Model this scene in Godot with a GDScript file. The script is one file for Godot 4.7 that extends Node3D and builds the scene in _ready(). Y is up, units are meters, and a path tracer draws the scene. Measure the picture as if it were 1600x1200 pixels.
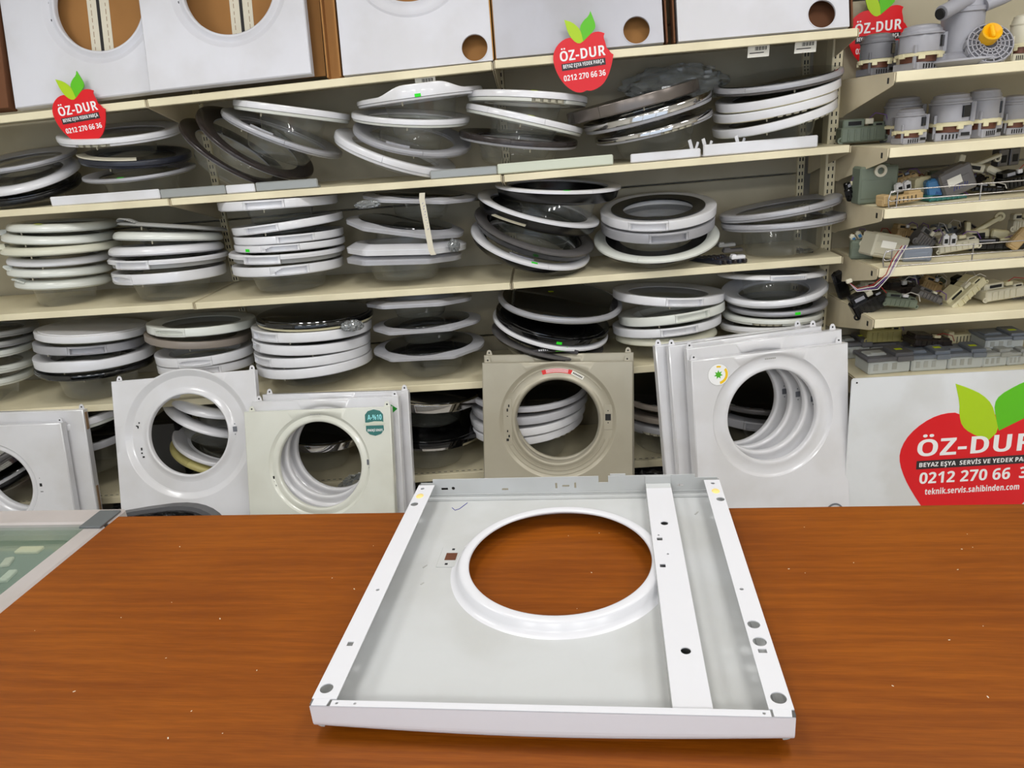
extends Node3D
# A spare-parts shop: shelving full of washing machine doors, front panels leaning on it, a wood counter in front.

var used := {}
var mats := {}
var rng := RandomNumberGenerator.new()
var grime: Texture2D
var crinkle: Texture2D

# ------------------------------------------------------------------ mesh builder
class MB:
	var v := PackedVector3Array()
	var n := PackedVector3Array()
	var u := PackedVector2Array()

	func tri(a: Vector3, b: Vector3, c: Vector3, na: Vector3, nb: Vector3, nc: Vector3) -> void:
		var g := (b - a).cross(c - a)
		if g.length_squared() < 1e-18:
			return
		if g.dot(na + nb + nc) > 0.0:
			v.append(a); v.append(c); v.append(b)
			n.append(na); n.append(nc); n.append(nb)
			u.append(Vector2(a.x, a.z)); u.append(Vector2(c.x, c.z)); u.append(Vector2(b.x, b.z))
		else:
			v.append(a); v.append(b); v.append(c)
			n.append(na); n.append(nb); n.append(nc)
			u.append(Vector2(a.x, a.z)); u.append(Vector2(b.x, b.z)); u.append(Vector2(c.x, c.z))

	func quad(a: Vector3, b: Vector3, c: Vector3, d: Vector3, na: Vector3, nb: Vector3, nc: Vector3, nd: Vector3) -> void:
		tri(a, b, c, na, nb, nc)
		tri(a, c, d, na, nc, nd)

	func flat(a: Vector3, b: Vector3, c: Vector3, d: Vector3, nn: Vector3) -> void:
		quad(a, b, c, d, nn, nn, nn, nn)

	# box with chamfered edges, placed by a transform
	func box(t: Transform3D, s: Vector3, e := 0.0) -> void:
		var h := s * 0.5
		e = minf(e, minf(h.x, minf(h.y, h.z)) * 0.9)
		for ax in 3:
			for sg in [-1.0, 1.0]:
				var nn := Vector3.ZERO
				nn[ax] = sg
				var p := (ax + 1) % 3
				var q := (ax + 2) % 3
				var c: Array[Vector3] = []
				for k in [[-1, -1], [1, -1], [1, 1], [-1, 1]]:
					var w := Vector3.ZERO
					w[ax] = sg * h[ax]
					w[p] = k[0] * (h[p] - e)
					w[q] = k[1] * (h[q] - e)
					c.append(t * w)
				flat(c[0], c[1], c[2], c[3], (t.basis * nn).normalized())
		if e <= 0.0:
			return
		for ax in 3:
			var p := (ax + 1) % 3
			var q := (ax + 2) % 3
			for sp in [-1.0, 1.0]:
				for sq in [-1.0, 1.0]:
					var c: Array[Vector3] = []
					for k in [[-1.0, 0], [1.0, 0], [1.0, 1], [-1.0, 1]]:
						var w := Vector3.ZERO
						w[ax] = k[0] * (h[ax] - e)
						w[p] = sp * (h[p] - (e if k[1] else 0.0))
						w[q] = sq * (h[q] - (0.0 if k[1] else e))
						c.append(t * w)
					var nn := Vector3.ZERO
					nn[p] = sp
					nn[q] = sq
					flat(c[0], c[1], c[2], c[3], (t.basis * nn).normalized())
		for sx in [-1.0, 1.0]:
			for sy in [-1.0, 1.0]:
				for sz in [-1.0, 1.0]:
					var sgn := Vector3(sx, sy, sz)
					var nn := (t.basis * sgn).normalized()
					tri(t * (sgn * Vector3(h.x, h.y - e, h.z - e)), t * (sgn * Vector3(h.x - e, h.y, h.z - e)), t * (sgn * Vector3(h.x - e, h.y - e, h.z)), nn, nn, nn)

	func bx(x: float, y: float, z: float, sx: float, sy: float, sz: float, e := 0.0) -> void:
		box(Transform3D(Basis(), Vector3(x, y, z)), Vector3(sx, sy, sz), e)

	# flat polygon (x, y) given depth along z
	func prism(t: Transform3D, poly: PackedVector2Array, z0: float, z1: float) -> void:
		var idx := Geometry2D.triangulate_polygon(poly)
		var nf := (t.basis * Vector3(0, 0, 1)).normalized()
		for i in range(0, idx.size(), 3):
			var a := poly[idx[i]]
			var b := poly[idx[i + 1]]
			var c := poly[idx[i + 2]]
			tri(t * Vector3(a.x, a.y, z1), t * Vector3(b.x, b.y, z1), t * Vector3(c.x, c.y, z1), nf, nf, nf)
			tri(t * Vector3(a.x, a.y, z0), t * Vector3(b.x, b.y, z0), t * Vector3(c.x, c.y, z0), -nf, -nf, -nf)
		var sgn := -1.0 if Geometry2D.is_polygon_clockwise(poly) else 1.0
		for i in poly.size():
			var a := poly[i]
			var b := poly[(i + 1) % poly.size()]
			var d := (b - a).normalized()
			var nn := (t.basis * Vector3(d.y * sgn, -d.x * sgn, 0)).normalized()
			flat(t * Vector3(a.x, a.y, z0), t * Vector3(b.x, b.y, z0), t * Vector3(b.x, b.y, z1), t * Vector3(a.x, a.y, z1), nn)

	static func rs(a: float, mode: int) -> float:
		if mode == 0:
			return 1.0
		var k := 1.0
		for w in [[0.0, 0.85], [0.92, 0.95], [-0.92, 0.95]]:
			var c := cos(a - w[0])
			if c > 0.3:
				k = minf(k, w[1] / c)
		return k

	# closed profile (radius, height) swept about y between two angles (0 = towards +z)
	func ring(prof: PackedVector2Array, a0: float, a1: float, mode := 0, hump := Vector3.ZERO, per := 96.0, caps := true) -> void:
		var P := prof.duplicate()
		var area := 0.0
		for i in P.size():
			area += P[i].cross(P[(i + 1) % P.size()])
		if area < 0.0:
			P.reverse()
		var m := P.size()
		var en := PackedVector2Array()
		var rmax := 0.0
		for i in m:
			var d := (P[(i + 1) % m] - P[i]).normalized()
			en.append(Vector2(d.y, -d.x))
			rmax = maxf(rmax, P[i].x)
		var n0 := PackedVector2Array()
		var n1 := PackedVector2Array()
		for i in m:
			var pr := en[(i + m - 1) % m]
			var nx := en[(i + 1) % m]
			n0.append((en[i] + pr).normalized() if en[i].dot(pr) > 0.75 else en[i])
			n1.append((en[i] + nx).normalized() if en[i].dot(nx) > 0.75 else en[i])
		var steps := maxi(1, ceili(absf(a1 - a0) / TAU * per))
		for s in steps:
			var b0 := lerpf(a0, a1, float(s) / steps)
			var b1 := lerpf(a0, a1, float(s + 1) / steps)
			for i in m:
				var p := P[i]
				var q := P[(i + 1) % m]
				quad(pt(p, b0, mode, hump, rmax), pt(q, b0, mode, hump, rmax), pt(q, b1, mode, hump, rmax), pt(p, b1, mode, hump, rmax), nm(n0[i], b0, mode), nm(n1[i], b0, mode), nm(n1[i], b1, mode), nm(n0[i], b1, mode))
		if caps and absf(a1 - a0) < TAU - 0.001:
			var idx := Geometry2D.triangulate_polygon(P)
			for e in [[a0, -1.0], [a1, 1.0]]:
				var tn: Vector3 = Vector3(cos(e[0]), 0, -sin(e[0])) * e[1]
				for i in range(0, idx.size(), 3):
					tri(pt(P[idx[i]], e[0], mode, hump, rmax), pt(P[idx[i + 1]], e[0], mode, hump, rmax), pt(P[idx[i + 2]], e[0], mode, hump, rmax), tn, tn, tn)

	static func pt(p: Vector2, a: float, mode: int, hump: Vector3, rmax: float) -> Vector3:
		var k := 1.0
		if mode:
			k = lerpf(1.0, rs(a, mode), smoothstep(rmax * 0.66, rmax * 0.86, p.x))
		var y := p.y
		if hump.z > 0.0 and y > 0.0:
			var w := wrapf(a - hump.x, -PI, PI) / hump.y
			y += hump.z * smoothstep(1.0, 0.35, absf(w))
		return Vector3(p.x * k * sin(a), y, p.x * k * cos(a))

	static func nm(nn: Vector2, a: float, mode: int) -> Vector3:
		var rad := Vector3(sin(a), 0, cos(a))
		if mode:
			var k := rs(a, mode)
			var dk := (rs(a + 0.01, mode) - rs(a - 0.01, mode)) / 0.02
			rad = (rad - Vector3(cos(a), 0, -sin(a)) * (dk / k)).normalized()
		return (rad * nn.x + Vector3(0, nn.y, 0)).normalized()

	# open profile turned all the way round
	func lathe(prof: PackedVector2Array, per := 64, t := Transform3D()) -> void:
		var m := prof.size()
		var en := PackedVector2Array()
		for i in m - 1:
			var d := (prof[i + 1] - prof[i]).normalized()
			en.append(Vector2(d.y, -d.x))
		for s in per:
			var a := TAU * s / per
			var b := TAU * (s + 1) / per
			for i in m - 1:
				var x := en[i]
				var y := en[i]
				if i > 0 and en[i].dot(en[i - 1]) > 0.7:
					x = (en[i] + en[i - 1]).normalized()
				if i < m - 2 and en[i].dot(en[i + 1]) > 0.7:
					y = (en[i] + en[i + 1]).normalized()
				quad(t * pt(prof[i], a, 0, Vector3.ZERO, 1), t * pt(prof[i + 1], a, 0, Vector3.ZERO, 1), t * pt(prof[i + 1], b, 0, Vector3.ZERO, 1), t * pt(prof[i], b, 0, Vector3.ZERO, 1), (t.basis * nm(x, a, 0)).normalized(), (t.basis * nm(y, a, 0)).normalized(), (t.basis * nm(y, b, 0)).normalized(), (t.basis * nm(x, b, 0)).normalized())

	func tube(pts: PackedVector3Array, r: float, sides := 8) -> void:
		var rings: Array[PackedVector3Array] = []
		var cs := PackedVector3Array()
		var up := Vector3.UP
		for i in pts.size():
			var d := (pts[mini(i + 1, pts.size() - 1)] - pts[maxi(i - 1, 0)]).normalized()
			if absf(d.dot(up)) > 0.95:
				up = Vector3.RIGHT
			var x := d.cross(up).normalized()
			var y := x.cross(d).normalized()
			up = y
			var rr := PackedVector3Array()
			for k in sides:
				rr.append(x * cos(TAU * k / sides) + y * sin(TAU * k / sides))
			rings.append(rr)
			cs.append(pts[i])
		for i in pts.size() - 1:
			for k in sides:
				var l := (k + 1) % sides
				quad(cs[i] + rings[i][k] * r, cs[i] + rings[i][l] * r, cs[i + 1] + rings[i + 1][l] * r, cs[i + 1] + rings[i + 1][k] * r, rings[i][k], rings[i][l], rings[i + 1][l], rings[i + 1][k])
		for e in [[0, 1], [pts.size() - 1, pts.size() - 2]]:
			var nn := (pts[e[0]] - pts[e[1]]).normalized()
			for k in range(1, sides - 1):
				tri(cs[e[0]] + rings[e[0]][0] * r, cs[e[0]] + rings[e[0]][k] * r, cs[e[0]] + rings[e[0]][k + 1] * r, nn, nn, nn)

	func mesh() -> ArrayMesh:
		var am := ArrayMesh.new()
		var arr := []
		arr.resize(Mesh.ARRAY_MAX)
		arr[Mesh.ARRAY_VERTEX] = v
		arr[Mesh.ARRAY_NORMAL] = n
		arr[Mesh.ARRAY_TEX_UV] = u
		am.add_surface_from_arrays(Mesh.PRIMITIVE_TRIANGLES, arr)
		return am

# ------------------------------------------------------------------ naming and tagging
func numbered(called: String) -> String:
	var k: int = used.get(called, 0)
	used[called] = k + 1
	return called if k == 0 else "%s_%03d" % [called, k]

func tag(o: Node, label: String, category: String, group := "", kind := "") -> Node:
	if label: o.set_meta("label", label)
	if category: o.set_meta("category", category)
	if group: o.set_meta("group", group)
	if kind: o.set_meta("kind", kind)
	return o

func thing(called: String, label: String, category: String, at := Transform3D(), group := "") -> Node3D:
	var o := Node3D.new()
	o.name = numbered(called)
	add_child(o)
	o.transform = at
	tag(o, label, category, group)
	return o

func part(called: String, b: MB, m: Material, parent: Node, label := "") -> MeshInstance3D:
	var o := MeshInstance3D.new()
	o.name = numbered(called) if parent == self else called
	o.mesh = b.mesh()
	o.material_override = m
	parent.add_child(o, true)
	if label: o.set_meta("label", label)
	return o

func solo(called: String, b: MB, m: Material, label: String, category: String, at := Transform3D(), group := "") -> MeshInstance3D:
	var o := part(called, b, m, self)
	o.transform = at
	tag(o, label, category, group)
	return o

func struct(called: String, b: MB, m: Material) -> MeshInstance3D:
	var o := part(called, b, m, self)
	o.set_meta("kind", "structure")
	return o

func lettering(s: String, w: float, h: float, at: Transform3D, m: Material, parent: Node, called := "lettering", bold := true) -> void:
	var f := SystemFont.new()
	f.font_names = PackedStringArray(["Droid Sans"])
	f.font_weight = 800 if bold else 400
	var fv := FontVariation.new()
	fv.base_font = f
	fv.variation_embolden = 0.0
	var tm := TextMesh.new()
	tm.text = s
	tm.font = fv
	tm.font_size = 48
	tm.pixel_size = 0.01
	tm.depth = 0.02
	tm.curve_step = 2.0
	var o := MeshInstance3D.new()
	o.name = called
	o.mesh = tm
	o.material_override = m
	parent.add_child(o, true)
	var bb := tm.get_aabb()
	var sc := Vector3(w / bb.size.x, h / bb.size.y, 0.03)
	o.transform = at * Transform3D(Basis.from_scale(sc), -bb.get_center() * sc)

# ------------------------------------------------------------------ materials
func col(r: float, g: float, b: float) -> Color:
	return Color(r, g, b)

func mat(key: String) -> StandardMaterial3D:
	if mats.has(key):
		return mats[key]
	var m := StandardMaterial3D.new()
	m.resource_name = key
	m.cull_mode = BaseMaterial3D.CULL_DISABLED
	m.roughness = 0.35
	var c: Array = {
		"white": [0.9, 0.9, 0.915, 0.3, 0.0], "pale": [0.885, 0.895, 0.865, 0.3, 0.0], "cream2": [0.88, 0.875, 0.8, 0.32, 0.0], "cream": [0.86, 0.83, 0.69, 0.4, 0.0],
		"yellow": [0.74, 0.7, 0.45, 0.4, 0.0], "silver": [0.68, 0.68, 0.7, 0.33, 0.2], "silver2": [0.74, 0.74, 0.76, 0.36, 0.08], "grey": [0.42, 0.41, 0.41, 0.35, 0.3], "grey2": [0.66, 0.66, 0.65, 0.35, 0.1],
		"bronze": [0.45, 0.42, 0.4, 0.25, 0.6], "brown": [0.2, 0.175, 0.17, 0.25, 0.1], "dark": [0.16, 0.17, 0.21, 0.3, 0.1], "black": [0.045, 0.045, 0.05, 0.22, 0.0], "gloss": [0.03, 0.03, 0.033, 0.06, 0.0],
		"beige": [0.57, 0.53, 0.49, 0.35, 0.2], "chrome": [0.8, 0.79, 0.78, 0.07, 1.0], "hole": [0.05, 0.05, 0.05, 0.7, 0.0], "hook": [0.78, 0.75, 0.66, 0.4, 0.0],
		"tag_green": [0.15, 0.88, 0.1, 0.6, 0.0], "tag_yellow": [0.85, 0.92, 0.1, 0.6, 0.0], "steel": [0.72, 0.71, 0.7, 0.22, 0.95], "ivory": [0.84, 0.82, 0.74, 0.4, 0.0], "ivory2": [0.72, 0.7, 0.62, 0.45, 0.0],
		"shelf": [0.93, 0.89, 0.76, 0.42, 0.0], "back": [0.7, 0.665, 0.57, 0.5, 0.0], "bracket": [0.85, 0.8, 0.68, 0.4, 0.0],
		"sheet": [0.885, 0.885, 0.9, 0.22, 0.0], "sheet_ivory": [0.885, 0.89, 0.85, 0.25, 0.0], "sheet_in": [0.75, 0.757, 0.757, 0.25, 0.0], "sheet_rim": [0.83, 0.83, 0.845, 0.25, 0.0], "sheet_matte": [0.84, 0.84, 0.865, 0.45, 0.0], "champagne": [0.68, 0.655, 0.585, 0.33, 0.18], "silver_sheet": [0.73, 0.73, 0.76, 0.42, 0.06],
		"cardboard": [0.64, 0.45, 0.24, 0.85, 0.0], "cardboard_dark": [0.42, 0.26, 0.15, 0.85, 0.0], "paper": [0.9, 0.89, 0.85, 0.7, 0.0], "print": [0.12, 0.11, 0.11, 0.7, 0.0],
		"red": [0.87, 0.03, 0.09, 0.35, 0.0], "leaf_light": [0.68, 0.82, 0.04, 0.4, 0.0], "leaf_green": [0.36, 0.75, 0.04, 0.4, 0.0], "letter": [0.95, 0.95, 0.95, 0.45, 0.0], "band": [0.16, 0.13, 0.14, 0.4, 0.0], "board": [0.88, 0.89, 0.9, 0.3, 0.0],
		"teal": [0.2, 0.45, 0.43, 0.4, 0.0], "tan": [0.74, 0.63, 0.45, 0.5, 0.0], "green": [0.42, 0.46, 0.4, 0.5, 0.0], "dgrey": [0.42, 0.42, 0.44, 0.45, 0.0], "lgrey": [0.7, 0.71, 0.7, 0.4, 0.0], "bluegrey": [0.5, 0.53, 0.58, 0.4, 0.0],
		"blue": [0.25, 0.48, 0.68, 0.45, 0.0], "pen": [0.12, 0.14, 0.55, 0.5, 0.0], "motor": [0.62, 0.62, 0.65, 0.42, 0.0], "copper": [0.42, 0.26, 0.2, 0.4, 0.3], "cap_yellow": [0.95, 0.72, 0.05, 0.35, 0.0], "wire_red": [0.6, 0.1, 0.08, 0.5, 0.0], "wire_purple": [0.4, 0.24, 0.55, 0.5, 0.0], "wire_white": [0.85, 0.83, 0.8, 0.5, 0.0],
		"aluminium": [0.76, 0.73, 0.72, 0.38, 0.3], "aluminium_dark": [0.45, 0.47, 0.48, 0.35, 0.5], "stain": [0.93, 0.82, 0.5, 0.6, 0.0], "sticker_red": [0.85, 0.14, 0.12, 0.4, 0.0], "sticker_yellow": [0.95, 0.78, 0.1, 0.4, 0.0], "sticker_green": [0.3, 0.7, 0.12, 0.4, 0.0], "arrow": [0.0, 0.5, 0.1, 0.4, 0.0], "rust": [0.62, 0.5, 0.38, 0.7, 0.0], "purple": [0.55, 0.42, 0.62, 0.3, 0.2],
		"vinyl": [0.1, 0.1, 0.105, 0.3, 0.0], "chair_grey": [0.36, 0.36, 0.37, 0.4, 0.0], "wall": [0.86, 0.85, 0.82, 0.7, 0.0], "floor": [0.84, 0.83, 0.81, 0.3, 0.0], "ceiling": [0.9, 0.9, 0.89, 0.8, 0.0], "tape": [0.86, 0.83, 0.75, 0.6, 0.0], "strip_grey": [0.64, 0.65, 0.64, 0.35, 0.3], "strip_pale": [0.82, 0.84, 0.77, 0.4, 0.0], "yellow_tape": [0.72, 0.5, 0.12, 0.5, 0.0], "case_grey": [0.3, 0.34, 0.31, 0.5, 0.0], "latch_grey": [0.42, 0.43, 0.46, 0.5, 0.0], "lettering_cyan": [0.62, 0.93, 0.95, 0.45, 0.0], "wrap": [0.55, 0.56, 0.56, 0.15, 0.3], "pink": [0.85, 0.7, 0.72, 0.5, 0.0],
	}.get(key, [0.6, 0.6, 0.6, 0.5, 0.0])
	m.albedo_color = col(c[0], c[1], c[2])
	m.roughness = c[3]
	m.metallic = c[4]
	if key in ["white", "pale", "cream2", "cream", "silver", "silver2", "grey2", "grey", "sheet", "sheet_ivory", "sheet_in", "sheet_matte", "champagne", "silver_sheet", "shelf", "back", "bracket", "motor", "dgrey", "bluegrey", "green", "ivory", "ivory2", "tan", "lgrey", "board", "cardboard", "cardboard_dark", "floor", "wall", "aluminium", "black", "gloss"]:
		m.albedo_texture = grime
		m.uv1_triplanar = true
		m.uv1_world_triplanar = true
		m.uv1_scale = Vector3.ONE * 0.9
	if key in ["vinyl", "purple"]:
		m.heightmap_enabled = true
		m.heightmap_texture = crinkle
		m.heightmap_scale = 0.35
		m.uv1_triplanar = true
		m.uv1_scale = Vector3.ONE * 3.0
	if key in ["white", "pale", "sheet", "sheet_ivory", "gloss"]:
		m.clearcoat_enabled = true
		m.clearcoat = 0.5
		m.clearcoat_roughness = 0.08
	mats[key] = m
	return m

func glass(key: String, c: Color, rough := 0.04) -> StandardMaterial3D:
	if mats.has(key):
		return mats[key]
	var m := StandardMaterial3D.new()
	m.resource_name = key
	m.cull_mode = BaseMaterial3D.CULL_DISABLED
	m.transparency = BaseMaterial3D.TRANSPARENCY_ALPHA
	m.albedo_color = c
	m.roughness = rough
	mats[key] = m
	return m

func noise_tex(freq: float, lo: Color, hi: Color, octaves: int, size: int, sd: int) -> ImageTexture:
	var fn := FastNoiseLite.new()
	fn.seed = sd
	fn.frequency = freq
	fn.fractal_octaves = octaves
	var im := fn.get_seamless_image(size, size)
	var outp := Image.create(size, size, false, Image.FORMAT_RGB8)
	for y in size:
		for x in size:
			outp.set_pixel(x, y, lo.lerp(hi, smoothstep(0.2, 0.75, im.get_pixel(x, y).r)))
	return ImageTexture.create_from_image(outp)

func wood_texture() -> ImageTexture:
	var w := 1024
	var h := 1024
	var im := Image.create(w, h, false, Image.FORMAT_RGB8)
	var a := FastNoiseLite.new()
	a.seed = 5
	a.frequency = 0.012
	a.fractal_octaves = 3
	var b := FastNoiseLite.new()
	b.seed = 9
	b.frequency = 0.06
	b.fractal_octaves = 3
	var c := FastNoiseLite.new()
	c.seed = 21
	c.frequency = 0.004
	c.fractal_octaves = 2
	for y in h:
		for x in w:
			var wob := c.get_noise_2d(x * 0.5, y) * 14.0
			var s := a.get_noise_2d(x * 0.22, (y + wob) * 3.2) * 0.5 + 0.5
			var g := b.get_noise_2d(x * 0.3, y * 4.0 + wob) * 0.5 + 0.5
			var big := c.get_noise_2d(x * 0.6 + 300.0, y * 0.8) * 0.5 + 0.5
			var k := clampf(0.5 + (s - 0.5) * 1.0 + (g - 0.5) * 0.8 + (big - 0.5) * 0.6, 0.0, 1.0)
			im.set_pixel(x, y, Color(0.44, 0.215, 0.004).lerp(Color(0.55, 0.295, 0.035), k))
	return ImageTexture.create_from_image(im)

# ------------------------------------------------------------------ washing machine doors
func poly(pts: Array) -> PackedVector2Array:
	var o := PackedVector2Array()
	for q in pts:
		o.append(Vector2(q[0], q[1]))
	return o

func make_door(row: Array, label: String, depth: float, group: String) -> void:
	var D: float = row[3]
	var R := D * 0.5
	var t: float = row[4]
	var rim: String = row[7]
	var low: String = row[8]
	var shape: String = row[9]
	var centre: String = row[10]
	var han: String = row[11]
	var ha: float = deg_to_rad(row[12])
	var tg: String = row[13]
	var bs := Basis(Vector3.BACK, deg_to_rad(row[5])) * Basis(Vector3.RIGHT, deg_to_rad(row[6]))
	var root := thing("washer_door", label, "washer door", Transform3D(bs, Vector3(row[0], row[1], row[2])), group)
	var yT := t * 0.5
	var yB := -t * 0.5
	var mode := 1 if shape == "octo" else 0
	var ri := R * 0.72
	var ys := yB + t * 0.38
	var up := PackedVector2Array()
	var lo := PackedVector2Array()
	var e := minf(0.007, t * 0.25)
	match shape:
		"soft":
			ys = yB + t * 0.16
			ri = R * 0.7
			up = poly([[ri, ys], [ri, yT - 0.012], [ri + 0.006, yT - 0.006], [R * 0.84, yT - 0.001], [R * 0.9, yT - t * 0.05], [R * 0.955, yT - t * 0.18], [R * 0.985, yT - t * 0.38], [R, yT - t * 0.62], [R * 0.997, ys]])
			lo = poly([[ri, yB], [ri, ys - 0.001], [R * 0.993, ys - 0.001], [R * 0.975, yB + 0.002], [R * 0.95, yB]])
		"drum", "cap":
			ys = yB + 0.004
			e = 0.004
			up = poly([[ri, ys], [ri, yT - 0.01], [R - 0.022, yT - 0.0015], [R - e, yT], [R - e * 0.3, yT - e * 0.3], [R, yT - e], [R - 0.001, ys]])
			lo = poly([[ri, yB], [ri, ys], [R - 0.004, ys], [R - 0.006, yB]])
		"step":
			ys = yB + t * 0.5
			up = poly([[ri, ys], [ri, yT - 0.01], [R - 0.03, yT - 0.001], [R - e, yT], [R, yT - e], [R - 0.001, ys]])
			lo = poly([[ri, yB], [ri, ys - 0.001], [R - 0.016, ys - 0.001], [R - 0.016, yB]])
		"kring":
			ys = yT - 0.011
			ri = R * 0.8
			up = poly([[ri, ys], [ri, yT - 0.004], [R * 0.86, yT - 0.0005], [R - 0.005, yT], [R, yT - 0.004], [R, ys]])
			lo = poly([[ri - 0.012, yB - 0.012], [ri - 0.012, ys - 0.001], [R - 0.006, ys - 0.001], [R - 0.014, yB], [R - 0.03, yB - 0.012]])
		"kwide":
			ri = R * 0.66
			up = poly([[ri, ys], [ri, yT - 0.022], [ri + 0.008, yT - 0.016], [R * 0.9, yT - 0.002], [R - e, yT - 0.001], [R, yT - e - 0.002], [R, ys]])
			lo = poly([[ri, yB], [ri, ys - 0.001], [R - 0.003, ys - 0.001], [R - 0.01, yB]])
		"octo":
			ys = yB + t * 0.45
			ri = R * 0.66
			up = poly([[ri, ys], [ri, yT - 0.004], [R * 0.8, yT], [R * 0.86, yT - 0.001], [R, ys + 0.004], [R, ys]])
			lo = poly([[ri, yB], [ri, ys - 0.0004], [R, ys - 0.0004], [R - 0.002, yB + 0.002], [R - 0.012, yB]])
		_:
			up = poly([[ri, ys], [ri, yT - 0.011], [R * 0.86, yT - 0.002], [R - e, yT], [R - e * 0.3, yT - e * 0.3], [R, yT - e], [R, ys]])
			lo = poly([[ri, yB], [ri, ys - 0.0016], [R - 0.0025, ys - 0.0016], [R - 0.005, yB + 0.002], [R - 0.012, yB]])
	# rim, cut open where a handle pocket or a seam sits
	var b := MB.new()
	var hump := Vector3.ZERO
	if han == "hump": hump = Vector3(ha, 0.75, 0.028)
	if han == "hump2": hump = Vector3(ha, 0.55, 0.006)
	var gap := 0.0045
	if han in ["pocket", "oval", "tri"]:
		var w := 0.34
		b.ring(up, ha + w, ha - w + TAU, mode)
		var lb := MB.new()
		lb.ring(lo, ha + w, ha - w + TAU, mode)
		part("lower_frame", lb, mat(low), root)
		var hb := MB.new()
		var n := 18
		for i in n:
			var a0 := lerpf(ha - w + gap, ha + w - gap, float(i) / n)
			var a1 := lerpf(ha - w + gap, ha + w - gap, float(i + 1) / n)
			var x := (float(i) + 0.5) / n * 2.0 - 1.0
			var top := yT - t * 0.2
			var bot := yB + t * 0.16
			var ins := 0.014
			if absf(x) > 0.9: ins = 0.0006
			if han == "oval":
				var k := sqrt(maxf(0.0, 1.0 - x * x / 0.85))
				var mid := yB + t * 0.48
				top = mid + t * 0.26 * k + 0.0006
				bot = mid - t * 0.22 * k - 0.0006
				ins = 0.014 * k + 0.0004
			elif han == "tri":
				top = minf(top, bot + 0.004 + (x + 0.95) * t * 0.9)
				if x < -0.8: ins = 0.0006
			hb.ring(poly([[ri, yB], [ri, yT - 0.01], [R - 0.02, yT - 0.0015], [R - 0.003, yT], [R, yT - 0.003], [R, top], [R - ins, top - 0.001], [R - ins, bot], [R, bot - 0.001], [R - 0.003, yB]]), a0, a1, mode, Vector3.ZERO, 96.0, true)
		part("handle", hb, mat("white" if shape == "step" else rim), root)
	elif han.begins_with("seam"):
		var cuts := [ha] if han == "seam" else [ha - 0.62, ha + 0.35]
		cuts.append(PI)
		cuts.sort()
		for i in cuts.size():
			var s0: float = cuts[i]
			var s1: float = cuts[(i + 1) % cuts.size()] + (TAU if i == cuts.size() - 1 else 0.0)
			b.ring(up, s0 + gap * 0.5, s1 - gap * 0.5, mode)
		var lb := MB.new()
		lb.ring(lo, 0, TAU, mode)
		part("lower_frame", lb, mat(low), root)
		if han == "seam2":
			var hb := MB.new()
			hb.ring(poly([[R * 0.72, yT - 0.012], [R * 0.72, yT - 0.002], [R * 0.8, yT + 0.002], [R * 0.8, yT - 0.008]]), ha - 0.38, ha + 0.12)
			part("handle", hb, mat("silver"), root)
	else:
		b.ring(up, 0, TAU, mode, hump)
		var lb := MB.new()
		if han == "latch":
			lb.ring(lo, ha + 0.3, ha - 0.3 + TAU, mode)
			var hb := MB.new()
			hb.ring(poly([[ri, yB], [ri, ys], [R - 0.016, ys], [R - 0.016, yB]]), ha - 0.3, ha + 0.3, mode)
			for k in 4:
				var a := ha - 0.2 + 0.13 * k
				hb.box(Transform3D(Basis(Vector3.UP, a), Vector3(sin(a) * (R - 0.01), (yB + ys) * 0.5, cos(a) * (R - 0.01))), Vector3(0.018, t * 0.3, 0.008), 0.001)
			part("hinge_mount", hb, mat("ivory2"), root, "open hinge mount in the rim")
		else:
			lb.ring(lo, 0, TAU, mode)
		part("lower_frame", lb, mat(low), root)
	part("rim", b, mat(rim), root)
	if rim == "chrome" and low == "silver":
		pass
	if han == "curve":
		var hb := MB.new()
		var n := 16
		for i in n:
			var a0 := ha - 0.36 + 0.72 * i / n
			var a1 := ha - 0.36 + 0.72 * (i + 1) / n
			var k := sin(PI * (i + 0.5) / n)
			var yy := yT - t * 0.25 + 0.012 * k
			hb.ring(poly([[R - 0.022, yy - 0.001], [R - 0.022, yy + 0.004], [R - 0.002 + 0.008 * k, yy + 0.003], [R + 0.002 + 0.008 * k, yy - 0.002]]), a0, a1, 0, Vector3.ZERO, 160.0)
		part("handle", hb, mat(rim), root, "arched pull handle")
	if han == "lip":
		var hb := MB.new()
		hb.ring(poly([[R - 0.03, yT + 0.002], [R - 0.03, yT + 0.008], [R + 0.003, yT + 0.006], [R + 0.003, yT + 0.001]]), ha - 0.75, ha + 0.75)
		part("handle", hb, mat("ivory"), root, "pale curved handle strip")
	if han == "latchp":
		var hb := MB.new()
		hb.ring(poly([[R - 0.004, yB + 0.008], [R - 0.004, yB + 0.012], [R + 0.014, yB + 0.01], [R + 0.014, yB + 0.007]]), ha - 0.28, ha + 0.28)
		part("latch_strip", hb, mat("ivory2"), root, "loose pale strip on the black band")
	# glass bowl
	var rt := ri - 0.004
	if row.size() > 15: rt *= row[15]
	var rb := rt * 0.86
	var gb := MB.new()
	var y0 := yB + 0.003
	gb.lathe(poly([[ri + 0.004, y0], [rt, y0 - 0.002], [lerpf(rt, rb, 0.55), lerpf(y0, -depth, 0.5)], [rb + 0.004, -depth + 0.02], [rb - 0.001, -depth + 0.006], [rb - 0.009, -depth + 0.0005], [rb - 0.02, -depth], [0.0004, -depth]]), 56)
	part("glass_bowl", gb, glass("bowl_glass", Color(0.72, 0.74, 0.7, 0.07)), root)
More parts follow.
